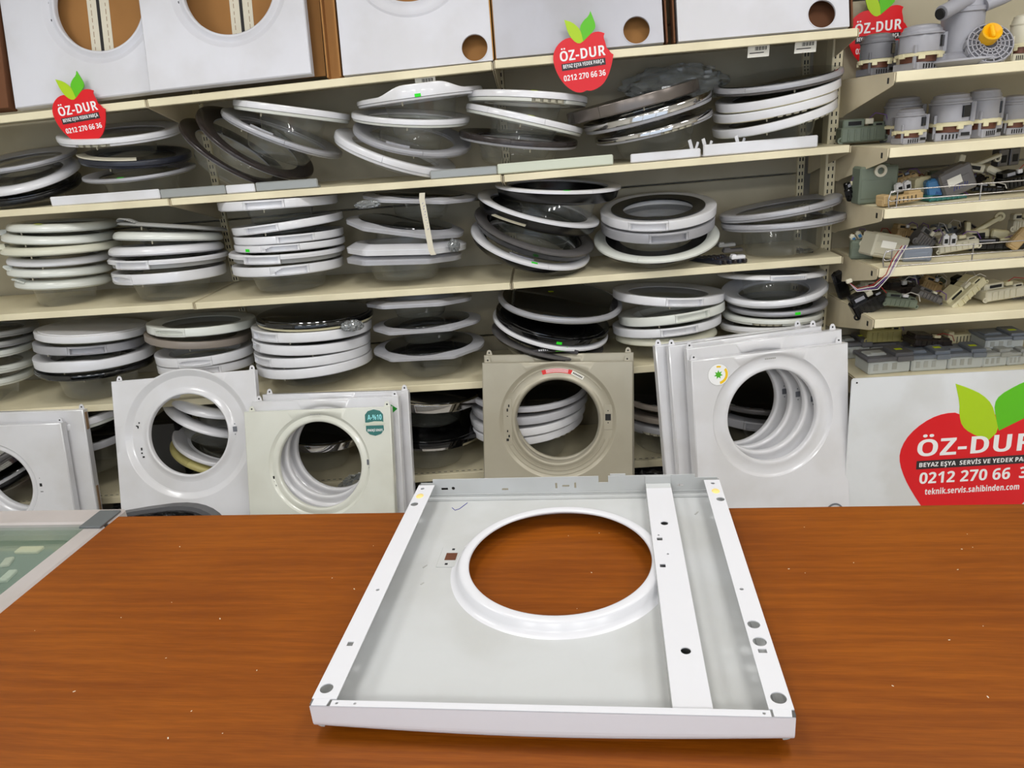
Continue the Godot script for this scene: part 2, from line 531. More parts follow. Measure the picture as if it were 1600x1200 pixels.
	# what fills the middle
	match centre:
		"black", "cap":
			var cb := MB.new()
			var rc := R * (0.8 if shape == "octo" else 0.93)
			cb.lathe(poly([[rc, yT - 0.001], [rc - 0.001, yT + 0.0025], [rc * 0.8, yT + 0.005], [rc * 0.4, yT + 0.007], [0.0004, yT + 0.0075]]), 72)
			cb.lathe(poly([[0.0004, yT - 0.002], [rc, yT - 0.002]]), 72)
			part("face_cover", cb, mat("gloss" if centre == "black" else rim), root)
		"smoke", "smokef":
			var cb := MB.new()
			cb.lathe(poly([[ri - 0.0005, yT - 0.013], [ri * 0.9, yT - 0.02], [ri * 0.5, yT - 0.026], [0.0004, yT - 0.028]]), 56)
			part("inner_cover", cb, glass("smoke_cover", Color(0.1, 0.1, 0.1, 0.55), 0.1), root)
		"blackring":
			var cb := MB.new()
			cb.ring(poly([[R * 0.6, yT - 0.012], [R * 0.6, yT - 0.006], [R * 0.81, yT - 0.001], [R * 0.81, yT - 0.012]]), 0, TAU)
			part("inner_ring", cb, mat("black"), root)
	# a small plastic catch under the rim of some doors
	if shape in ["soft", "drum", "band"] and fmod(absf(row[0] * 37.0 + row[1] * 91.0), 1.0) > 0.45:
		var kb := MB.new()
		var a := lerpf(-0.5, 0.3, fmod(absf(row[0] * 53.0), 1.0))
		kb.box(Transform3D(Basis(Vector3.UP, a), Vector3(sin(a) * R * 0.86, yB - 0.006, cos(a) * R * 0.86)), Vector3(0.005, 0.014, 0.006), 0.0015)
		part("latch_hook", kb, mat("hook"), root)
	if tg:
		var pb := MB.new()
		var ta := 0.12
		if tg[1] == "c":
			pb.box(Transform3D(Basis(Vector3.UP, 0.4), Vector3(-0.04, yT + 0.0078, -0.06)), Vector3(0.022, 0.0006, 0.012))
		elif tg[1] == "s":
			if row[0] < -0.9: ta = -0.5
			pb.box(Transform3D(Basis(Vector3.UP, ta), Vector3(sin(ta) * (R + 0.0006), ys + t * 0.2, cos(ta) * (R + 0.0006))), Vector3(0.022, 0.011, 0.0006))
		else:
			pb.box(Transform3D(Basis(Vector3.UP, ta), Vector3(sin(ta) * R * 0.93, yT + 0.0008, cos(ta) * R * 0.93)), Vector3(0.024, 0.0006, 0.014))
		part("price_tag", pb, mat("tag_green" if tg[0] == "g" else "tag_yellow"), root, "small fluorescent price sticker")

func stack(phrase: String, shelf_y: float, rows: Array) -> void:
	var n := rows.size()
	var deps := []
	deps.resize(n)
	for i in range(n - 1, -1, -1):
		var r: Array = rows[i]
		var bs := Basis(Vector3.BACK, deg_to_rad(r[5])) * Basis(Vector3.RIGHT, deg_to_rad(r[6]))
		var ct := bs.y.y
		var st := sqrt(maxf(0.0, 1.0 - ct * ct))
		var d := 0.12
		if i == n - 1:
			d = (r[1] - shelf_y - r[3] * 0.30 * st) / ct - 0.001
			d = clampf(d, r[4] * 0.5 + 0.02, 0.155)
		else:
			var o: Array = rows[i + 1]
			var gp: float = r[1] - o[1]
			if o[10] in ["black", "cap"]:
				d = gp - o[4] * 0.5 - 0.011 - st * r[3] * 0.2
			else:
				var ob := Basis(Vector3.BACK, deg_to_rad(o[5])) * Basis(Vector3.RIGHT, deg_to_rad(o[6]))
				var rel := acos(clampf(bs.y.dot(ob.y), -1.0, 1.0))
				if o[10] in ["smoke", "smokef"]:
					d = gp - o[4] * 0.5 + 0.016 - rel * r[3] * 0.22
				else:
					d = minf(0.125, deps[i + 1] + gp - 0.008 - rel * r[3] * 0.25)
			d = clampf(d, r[4] * 0.5 + 0.006, 0.135)
			if gp < 0.12: r.append(0.82)
		deps[i] = d
	for i in n:
		var where: String
		if n == 1: where = "seen through the"
		elif i == 0: where = "topmost in the"
		elif i == n - 1: where = "lowest in the"
		else: where = ["", "second from top of the", "third down in the", "fourth down in the", "fifth down in the"][i]
		make_door(rows[i], "%s door, %s %s" % [rows[i][14], where, phrase], deps[i], "washing machine doors on the shelves")

# ------------------------------------------------------------------ sheet metal front panels
func panel_at(top: Vector3, yaw: float, roll: float, lean: float) -> Transform3D:
	var bs := Basis(Vector3.UP, deg_to_rad(yaw)) * Basis(Vector3.RIGHT, deg_to_rad(lean)) * Basis(Vector3.BACK, deg_to_rad(roll))
	return Transform3D(bs, top)

# t = frame of the top edge's middle; H = how far the sheet reaches down
func make_panel(label: String, t: Transform3D, W: float, H: float, hole: Vector2, hr: float, rd: float, style: String, key: String, edge := 0.03) -> Node3D:
	var root := thing("front_panel", label, "front panel", t * Transform3D(Basis(), Vector3(0, -H, 0)), "washing machine front panels")
	var o := Vector3(0, H, 0)
	var hc := Vector3(hole.x, -hole.y, 0)
	var angs: Array[float] = []
	for i in 120:
		angs.append(TAU * i / 120.0)
	for c in [Vector2(W / 2, 0), Vector2(-W / 2, 0), Vector2(-W / 2, -H), Vector2(W / 2, -H)]:
		angs.append(fposmod(atan2(c.y - hc.y, c.x - hc.x), TAU))
	angs.sort()
	var bump := rd + 0.006 > hole.y
	var rings: Array = []
	match style:
		"white": rings = [[hr, -0.026], [hr, -0.006], [hr + 0.004, -0.003], [hr + 0.010, -0.005], [hr + 0.018, -0.012], [hr + 0.03, -0.0135], [rd - 0.026, -0.0135], [rd - 0.018, -0.011], [rd - 0.004, -0.001], [rd, 0.0]]
		"champ": rings = [[hr - 0.004, -0.03], [hr, -0.012], [hr + 0.004, -0.004], [hr + 0.012, -0.004], [hr + 0.018, -0.0105], [hr + 0.022, -0.0115], [rd - 0.014, -0.0115], [rd - 0.010, -0.0095], [rd - 0.003, -0.001], [rd, 0.0]]
		_: rings = [[hr, -0.026], [hr, -0.008], [hr + 0.005, -0.004], [hr + 0.014, -0.006], [hr + 0.026, -0.01], [rd - 0.012, -0.011], [rd - 0.006, -0.008], [rd, 0.0]]
	var m := rings.size()
	var sh := MB.new()
	var sd := MB.new()
	for i in angs.size():
		var aa := [angs[i], angs[(i + 1) % angs.size()]]
		var lines: Array = []
		var outs: Array[Vector3] = []
		for a in aa:
			var d := Vector3(cos(a), sin(a), 0)
			var k := INF
			if d.x > 1e-6: k = minf(k, (W / 2 - hc.x) / d.x)
			if d.x < -1e-6: k = minf(k, (-W / 2 - hc.x) / d.x)
			if d.y > 1e-6: k = minf(k, -hc.y / d.y)
			if d.y < -1e-6: k = minf(k, (-H - hc.y) / d.y)
			if bump and d.y > 0.3: k = maxf(k, rd + 0.005)
			var ln := PackedVector3Array()
			for r in rings:
				ln.append(o + hc + d * minf(r[0], k - 0.0045) + Vector3(0, 0, r[1]))
			ln.append(o + hc + d * (k - 0.004))
			ln.append(o + hc + d * k + Vector3(0, 0, -0.004))
			lines.append(ln)
			outs.append(o + hc + d * k + Vector3(0, 0, -0.004))
		var l0: PackedVector3Array = lines[0]
		var l1: PackedVector3Array = lines[1]
		var nz := Vector3(0, 0, 1)
		for j in l0.size() - 1:
			var nn: Array[Vector3] = []
			for q in [[l0, j, aa[0]], [l0, j + 1, aa[0]], [l1, j + 1, aa[1]], [l1, j, aa[1]]]:
				var L: PackedVector3Array = q[0]
				var jj: int = q[1]
				var rad := Vector3(cos(q[2]), sin(q[2]), 0)
				var s0 := (L[mini(j + 1, L.size() - 1)] - L[j])
				var e0 := Vector3(-s0.z * rad.x, -s0.z * rad.y, Vector2(s0.x, s0.y).dot(Vector2(rad.x, rad.y))).normalized()
				# share the normal with the neighbouring band
				var jb := j - 1 if jj == j else j + 1
				if jb >= 0 and jb < L.size() - 1:
					var s1 := L[jb + 1] - L[jb]
					var e1 := Vector3(-s1.z * rad.x, -s1.z * rad.y, Vector2(s1.x, s1.y).dot(Vector2(rad.x, rad.y))).normalized()
					if e0.dot(e1) > 0.3 and s1.length() < 0.04 and s0.length() < 0.04:
						e0 = (e0 + e1).normalized()
				nn.append(e0)
			sh.quad(l0[j], l0[j + 1], l1[j + 1], l1[j], nn[0], nn[1], nn[2], nn[3])
		var side := (outs[1] - outs[0]).cross(nz).normalized()
		if absf(outs[0].x - outs[1].x) < 1e-6 or absf(outs[0].y - outs[1].y) < 1e-6 or bump:
			var dz := Vector3(0, 0, -edge)
			sd.flat(outs[0], outs[1], outs[1] + dz, outs[0] + dz, side)
			sd.flat(outs[0] + dz, outs[1] + dz, outs[1] + dz - side * 0.018, outs[0] + dz - side * 0.018, -nz)
	var fm := mat(key)
	part("front_sheet", sh, fm, root)
	part("side_flange", sd, fm, root)
	for sx in [-1.0, 1.0]:
		var tb := MB.new()
		var tt := Transform3D(Basis(), o + Vector3(sx * (W / 2 - 0.02), 0, -edge + 0.001))
		tb.prism(tt, poly([[-0.013, -0.004], [0.013, -0.004], [0.009, 0.014], [0.004, 0.02], [-0.004, 0.02], [-0.009, 0.014]]), -0.001, 0.001)
		part("corner_tab", tb, fm, root)
		var hb := MB.new()
		hb.lathe(poly([[0.0035, 0.0014], [0.0001, 0.0014]]), 12, tt * Transform3D(Basis(Vector3.RIGHT, PI / 2), Vector3(0, 0.008, 0)))
		part("tab_hole", hb, mat("hole"), root)
	return root

# small punched openings: [angle, radius, width, height] round the porthole, seen as dark recesses
func punch(root: Node3D, H: float, hole: Vector2, z: float, list: Array, called := "slot", key := "hole") -> void:
	for q in list:
		var b := MB.new()
		b.bx(hole.x + q[0], H - hole.y + q[1], z, q[2], q[3], 0.0012)
		part(called, b, mat(key), root)

# ------------------------------------------------------------------ apple-shaped shop sign; width 1 = the apple's own width
func apple(parent: Node, t: Transform3D, s: float, th: float, bitten: bool) -> void:
	var body: PackedVector2Array
	if bitten:
		body = poly([[-0.16, 0.356], [-0.286, 0.345], [-0.411, 0.268], [-0.482, 0.161], [-0.5, 0.036], [-0.471, -0.107], [-0.411, -0.25], [-0.321, -0.375], [-0.196, -0.475], [-0.09, -0.5], [-0.018, -0.482], [0.0, -0.472], [0.054, -0.493], [0.143, -0.482], [0.268, -0.429], [0.375, -0.304], [0.446, -0.143], [0.489, 0.007], [0.446, 0.036], [0.42, 0.09], [0.386, 0.115], [0.375, 0.196], [0.35, 0.286], [0.375, 0.34], [0.3, 0.375], [0.214, 0.382], [0.125, 0.357], [0.054, 0.304], [-0.018, 0.25], [-0.09, 0.286]])
	else:
		body = poly([[-0.15, 0.35], [-0.237, 0.35], [-0.324, 0.323], [-0.411, 0.263], [-0.47, 0.193], [-0.5, 0.106], [-0.492, 0.03], [-0.454, -0.068], [-0.4, -0.165], [-0.31, -0.3], [-0.2, -0.42], [-0.1, -0.48], [0.0, -0.46], [0.1, -0.48], [0.2, -0.42], [0.31, -0.3], [0.4, -0.165], [0.46, -0.05], [0.492, 0.05], [0.49, 0.14], [0.455, 0.24], [0.39, 0.31], [0.3, 0.355], [0.2, 0.37], [0.1, 0.34], [0.03, 0.28], [-0.04, 0.26]])
	var parts := [["apple_body", body, "red", 0.0]]
	if bitten:
		parts.append(["leaf", poly([[-0.25, 0.625], [-0.125, 0.571], [-0.036, 0.482], [0.0, 0.411], [0.018, 0.268], [-0.054, 0.239], [-0.143, 0.304], [-0.214, 0.429]]), "leaf_light", 0.12])
		parts.append(["leaf", poly([[0.179, 0.696], [0.214, 0.589], [0.243, 0.482], [0.221, 0.411], [0.018, 0.268], [0.0, 0.411], [-0.018, 0.482], [0.054, 0.571], [0.143, 0.625]]), "leaf_green", 0.12])
	else:
		parts.append(["leaf", poly([[-0.187, 0.535], [-0.1, 0.5], [-0.015, 0.455], [0.05, 0.39], [0.083, 0.3], [0.11, 0.215], [0.052, 0.155], [-0.07, 0.213], [-0.123, 0.262], [-0.145, 0.33], [-0.15, 0.41]]), "leaf_light", 0.12])
		parts.append(["leaf", poly([[0.32, 0.62], [0.368, 0.53], [0.387, 0.425], [0.362, 0.35], [0.33, 0.32], [0.11, 0.215], [0.083, 0.3], [0.064, 0.39], [0.092, 0.445], [0.19, 0.5], [0.255, 0.525], [0.31, 0.57]]), "leaf_green", 0.12])
	for q in parts:
		var b := MB.new()
		var pl := PackedVector2Array()
		for w in smooth_poly(q[1]):
			pl.append(w * s)
		b.prism(t, pl, 0.0, th * (1.0 + q[3]))
		part(q[0], b, mat(q[2]), parent)

# rounds the corners of an outline a little (one pass of corner cutting, sharp tips kept)
func smooth_poly(p: PackedVector2Array) -> PackedVector2Array:
	var o := PackedVector2Array()
	var n := p.size()
	for i in n:
		var a := p[(i + n - 1) % n]
		var b := p[i]
		var c := p[(i + 1) % n]
		if (b - a).normalized().dot((c - b).normalized()) < 0.45:
			o.append(b)
		else:
			o.append(b.lerp(a, 0.25))
			o.append(b.lerp(c, 0.25))
	return o

func small_apple(label: String, t: Transform3D, s: float) -> void:
	var root := thing("apple_sign", label, "sign", t, "apple-shaped shop signs")
	apple(root, Transform3D(), s, 0.004, true)
	var f := 0.0042
	lettering("ÖZ-DUR", 0.745 * s, 0.2 * s, Transform3D(Basis(), Vector3(-0.01 * s, 0.115 * s, f)), mat("letter"), root)
	var b := MB.new()
	b.bx(-0.01 * s, -0.075 * s, f, 0.72 * s, 0.105 * s, 0.001, 0.0)
	part("text_band", b, mat("band"), root)
	lettering("BEYAZ EŞYA YEDEK PARÇA", 0.67 * s, 0.075 * s, Transform3D(Basis(), Vector3(-0.01 * s, -0.075 * s, f + 0.0007)), mat("letter"), root)
	lettering("0212 270 66 36", 0.69 * s, 0.09 * s, Transform3D(Basis(), Vector3(-0.01 * s, -0.245 * s, f)), mat("letter"), root)

# ------------------------------------------------------------------ shelving
func shelf_bay(label: String, x0: float, x1: float, y0: float, y1: float, zf: float, depth: float, lip: float, perforated := false) -> void:
	var w := x1 - x0
	var tilt := atan2(y1 - y0, w)
	var root := thing("shelf", label, "shelf", Transform3D(Basis(Vector3.BACK, tilt), Vector3(x0, y0, zf)), "cream metal shelves")
	var b := MB.new()
	b.bx(w / 2, -0.002, -depth / 2 - 0.001, w - 0.012, 0.004, depth - 0.004, 0.0)
	b.bx(w / 2, -0.009, -depth * 0.5, w - 0.03, 0.01, 0.06)
	part("shelf_plate", b, mat("shelf"), root)
	var l := MB.new()
	l.bx(w / 2, -lip / 2, -0.004, w - 0.012, lip, 0.008, 0.0018)
	l.bx(w / 2, -lip + 0.002, -0.02, w - 0.012, 0.004, 0.03)
	part("front_lip", l, mat("shelf"), root)
	for e in [0.003, w - 0.003]:
		var k := MB.new()
		k.prism(Transform3D(Basis(Vector3.UP, PI / 2), Vector3(e, 0, 0)), poly([[0.0, -0.003], [0.0, -lip - 0.001], [0.05, -lip - 0.012], [depth - 0.02, -0.125], [depth - 0.005, -0.125], [depth - 0.005, -0.003]]), -0.0012, 0.0012)
		part("bracket", k, mat("bracket"), root)
	if perforated:
		var s := MB.new()
		var nn := int(w / 0.026)
		for i in nn:
			s.bx(0.02 + i * 0.026, 0.0003, -0.018, 0.013, 0.0012, 0.003)
		tag(part("slot_row", s, mat("hole"), root), "", "", "", "stuff")

func right_shelf(label: String, y: float, zf: float, rail: bool) -> void:
	var x0 := 1.22
	var w := 1.4
	var depth := 0.44
	var root := thing("shelf", label, "shelf", Transform3D(Basis(), Vector3(x0, y, zf)), "cream metal shelves")
	var b := MB.new()
	b.bx(w / 2, -0.002, -depth / 2 - 0.001, w - 0.006, 0.004, depth - 0.004)
	part("shelf_plate", b, mat("shelf"), root)
	var l := MB.new()
	l.bx(w / 2, -0.016, -0.004, w - 0.004, 0.032, 0.008, 0.0018)
	part("front_lip", l, mat("shelf"), root)
	var k := MB.new()
	k.prism(Transform3D(Basis(Vector3.UP, PI / 2), Vector3(-0.002, 0, 0)), poly([[0.004, -0.002], [0.004, -0.026], [0.012, -0.04], [0.035, -0.047], [depth - 0.06, -0.125], [depth - 0.03, -0.135], [depth - 0.002, -0.135], [depth - 0.002, -0.002]]), -0.0016, 0.0016)
	part("bracket", k, mat("bracket"), root)
	var h := MB.new()
	h.bx(-0.0038, -0.025, -0.045, 0.0012, 0.018, 0.012, 0.0)
	part("bracket_slot", h, mat("hole"), root)
	if rail:
		var wr := MB.new()
		for q in [[0.012, 0.0], [0.045, 0.0]]:
			wr.tube(PackedVector3Array([Vector3(0.02, 0.03, -0.02), Vector3(0.024, q[0] + 0.012, -0.012), Vector3(0.05, q[0] + 0.014, -0.012), Vector3(w, q[0] + 0.014, -0.012)]), 0.0022, 6)
		wr.tube(PackedVector3Array([Vector3(0.02, 0.002, -0.012), Vector3(0.016, 0.03, -0.012), Vector3(0.022, 0.052, -0.012), Vector3(0.05, 0.059, -0.012)]), 0.0022, 6)
		wr.tube(PackedVector3Array([Vector3(0.02, 0.002, -0.012), Vector3(w, 0.002, -0.012)]), 0.0022, 6)
		for x in [0.045, 0.32, 0.6, 0.9]:
			wr.tube(PackedVector3Array([Vector3(x, 0.0, -0.013), Vector3(x, 0.062, -0.013)]), 0.0024, 6)
		part("wire_rail", wr, mat("steel"), root, "chrome wire guard rail")

func upright(label: String, x: float, z: float, w: float) -> void:
	var root := thing("shelf_upright", label, "shelf upright", Transform3D(Basis(), Vector3(x, 0, z)), "slotted shelf uprights")
	var b := MB.new()
	b.bx(0, 1.3, -0.03, w, 2.6, 0.06, 0.002)
	part("post", b, mat("shelf"), root)
	var s := MB.new()
	for i in 86:
		for sx in [-0.2, 0.2]:
			s.bx(sx * w, 0.1 + i * 0.029, 0.0002, 0.0045, 0.015, 0.0012)
	tag(part("slot_row", s, mat("hole"), root), "", "", "", "stuff")

# ------------------------------------------------------------------ odd spare parts on the right-hand shelves
func motor(label: String, x: float, y: float, z: float, w: float, h: float, key: String) -> void:
	var root := thing("pump_motor", label, "pump motor", Transform3D(Basis(Vector3.UP, rng.randf_range(-0.5, 0.5)), Vector3(x, y, z)), "pump motors")
	var r := w * 0.46
	var k := "motor" if key == "grey" else key
	var b := MB.new()
	b.lathe(poly([[r * 0.9, h * 0.36], [r, h * 0.4], [r * 0.98, h * 0.8], [r * 0.93, h * 0.83], [r * 0.93, h * 0.87], [r * 0.84, h * 0.9], [r * 0.82, h * 0.95], [r * 0.5, h * 0.99], [0.0004, h]]), 10 if key == "grey" else 32)
	b.lathe(poly([[r * 0.99, h * 0.76], [r * 1.03, h * 0.77], [r * 1.03, h * 0.8], [r * 0.98, h * 0.81]]), 32)
	part("motor_body", b, mat(k), root)
	var c := MB.new()
	c.lathe(poly([[r * 0.9, h * 0.31], [r * 1.1, h * 0.31], [r * 1.12, h * 0.37], [r * 0.9, h * 0.4]]), 24)
	for i in 7:
		var a := TAU * i / 7.0 + 0.2
		c.box(Transform3D(Basis(Vector3.UP, a), Vector3(sin(a) * r * 1.06, h * (0.33 if i % 2 else 0.29), cos(a) * r * 1.06)), Vector3(r * 0.3, h * 0.1, r * 0.14), 0.001)
	part("collar", c, mat("cream"), root)
	var cp := MB.new()
	cp.lathe(poly([[0.0004, h * 0.18], [r * 0.86, h * 0.18], [r * 0.88, h * 0.32], [0.0004, h * 0.32]]), 20)
	part("winding", cp, mat("copper"), root)
	var t := MB.new()
	t.bx(0, h * 0.09, 0, r * 1.7, h * 0.18, r * 1.6, 0.003)
	t.bx(r * 0.55, h * 0.2, r * 0.7, r * 0.6, h * 0.22, r * 0.3, 0.002)
	t.bx(-r * 0.85, h * 0.3, r * 0.55, r * 0.14, h * 0.5, r * 0.14, 0.001)
	part("terminal_base", t, mat(k), root)
	var s := MB.new()
	for i in 5:
		s.bx(-r * 0.5 + i * r * 0.17, h * 0.09, r * 0.81, r * 0.07, h * 0.1, 0.002)
	s.bx(r * 0.55, h * 0.13, r * 0.86, r * 0.4, h * 0.07, 0.002)
	part("terminal_slots", s, mat("hole"), root)
	var w2 := MB.new()
	w2.box(Transform3D(Basis(Vector3.UP, 0.55), Vector3(sin(0.55) * r * 0.97, h * 0.6, cos(0.55) * r * 0.97)), Vector3(r * 0.5, h * 0.24, 0.006), 0.001)
	part("connector_window", w2, mat("black"), root)
	var cl := MB.new()
	cl.box(Transform3D(Basis(Vector3.UP, 1.0), Vector3(sin(1.0) * r * 1.08, h * 0.58, cos(1.0) * r * 1.08)), Vector3(r * 0.12, h * 0.42, 0.014), 0.001)
	part("side_clip", cl, mat(k), root)

func sump(label: String, x: float, y: float, z: float, h: float) -> void:
	var root := thing("pump_sump", label, "pump sump", Transform3D(Basis(), Vector3(x, y, z)))
	var m := mat("motor")
	var b := MB.new()
	b.lathe(poly([[0.0004, 0.0], [0.11, 0.0], [0.135, 0.018], [0.132, 0.024], [0.1, 0.022], [0.085, 0.035], [0.062, 0.05], [0.0004, 0.05]]), 48)
	part("base_dish", b, m, root)
	var c := MB.new()
	c.lathe(poly([[0.066, 0.03], [0.064, 0.165], [0.07, 0.168], [0.07, 0.18], [0.062, 0.184], [0.058, 0.205], [0.03, 0.215], [0.0004, 0.216]]), 40)
	part("filter_well", c, m, root)
	var d := MB.new()
	d.tube(PackedVector3Array([Vector3(0.03, 0.2, 0.02), Vector3(-0.03, 0.2, 0.05), Vector3(-0.09, 0.175, 0.075), Vector3(-0.115, 0.166, 0.085)]), 0.024, 14)
	d.tube(PackedVector3Array([Vector3(0.04, 0.18, 0.05), Vector3(0.09, 0.195, 0.05), Vector3(0.14, 0.215, 0.045)]), 0.019, 14)
	part("spout", d, m, root)
	var mo := MB.new()
	for k in [[Vector3(-0.1235, 0.163, 0.089), Vector3(-0.9, -0.32, 0.35)], [Vector3(0.1465, 0.218, 0.0445), Vector3(0.9, 0.37, -0.08)]]:
		mo.tube(PackedVector3Array([k[0], k[0] - k[1].normalized() * 0.006]), 0.017, 14)
	part("spout_mouth", mo, mat("hole"), root)
	var e := MB.new()
	e.lathe(poly([[0.05, 0.2], [0.046, 0.26], [0.052, 0.27], [0.05, h + 0.06], [0.0004, h + 0.065]]), 24)
	part("neck", e, m, root)

func grid_filter(label: String, x: float, y: float, z: float, r: float) -> void:
	var root := thing("grid_filter", label, "filter", Transform3D(Basis(Vector3.RIGHT, 1.05) * Basis(Vector3.BACK, 0.1), Vector3(x, y + r * 0.9, z)))
	var b := MB.new()
	for q in [0.98, 0.8, 0.62, 0.45, 0.3]:
		b.ring(poly([[r * q - 0.0018, -0.004], [r * q + 0.0018, -0.004], [r * q + 0.0018, 0.003], [r * q - 0.0018, 0.003]]), 0, TAU, 0, Vector3.ZERO, 40.0)
	for i in 16:
		var a := TAU * i / 16.0
		b.box(Transform3D(Basis(Vector3.UP, a), Vector3(sin(a) * r * 0.64, 0, cos(a) * r * 0.64)), Vector3(0.003, 0.006, r * 0.72))
	part("grid_plate", b, mat("motor"), root)
	var c := MB.new()
	for i in 14:
		var a := TAU * i / 14.0
		c.box(Transform3D(Basis(Vector3.UP, a), Vector3(sin(a) * r, -0.014, cos(a) * r)), Vector3(r * 0.3, 0.026, 0.004), 0.001)
	c.lathe(poly([[0.0004, -0.024], [r * 0.95, -0.024], [r, -0.02], [r, -0.012]]), 32)
	part("filter_body", c, mat("motor"), root)
	var d := MB.new()
	d.lathe(poly([[0.028, 0.0], [0.03, 0.034], [0.027, 0.037], [0.022, 0.034], [0.012, 0.022], [0.0004, 0.02]]), 28)
	d.bx(0, 0.03, 0, 0.012, 0.02, 0.04, 0.003)
	var dp := part("twist_cap", d, mat("cap_yellow"), root, "yellow twist cap")
	dp.position = Vector3(-0.004, 0.0, -r * 0.3)

func dispenser(label: String, x: float, y: float, z: float, w: float, h: float, key: String) -> void:
	var root := thing("detergent_dispenser", label, "dispenser", Transform3D(Basis(Vector3.UP, rng.randf_range(-0.04, 0.06)), Vector3(x, y, z)), "detergent dispensers")
	var d := 0.13
	var b := MB.new()
	b.bx(0, h * 0.27, -d * 0.5, w * 0.9, h * 0.54, d * 0.9, 0.006)
	part("tray_box", b, glass("tray_plastic", Color(0.85, 0.87, 0.87, 0.8), 0.35), root)
	var l := MB.new()
	l.bx(0, h * 0.6, -d * 0.5, w, h * 0.16, d, 0.004)
	l.bx(w * 0.29, h * 0.74, -d * 0.42, w * 0.38, h * 0.16, d * 0.8, 0.003)
	l.bx(w * 0.29, h * 0.6, 0.004, w * 0.34, h * 0.2, 0.01, 0.002)
	part("lid", l, mat(key), root)
	var f := MB.new()
	f.bx(-w * 0.22, h * 0.71, -d * 0.45, w * 0.42, h * 0.08, d * 0.42, 0.003)
	f.bx(-w * 0.2, h * 0.77, -d * 0.3, w * 0.3, h * 0.06, d * 0.1, 0.002)
	part("flap", f, mat("lgrey" if key == "dgrey" else key), root)
	var s := MB.new()
	for i in 3:
		s.bx(-w * 0.3 + i * w * 0.2, h * 0.3, -d * 0.045, w * 0.1, h * 0.26, 0.002, 0.0005)
	part("moulded_rib", s, mat("lgrey"), root)
	if key != "lgrey":
		var t := MB.new()
		t.bx(w * 0.28, h * 0.824, -d * 0.4, 0.026, 0.0008, 0.018)
		part("price_tag", t, mat("tag_yellow"), root, "small yellow price sticker")

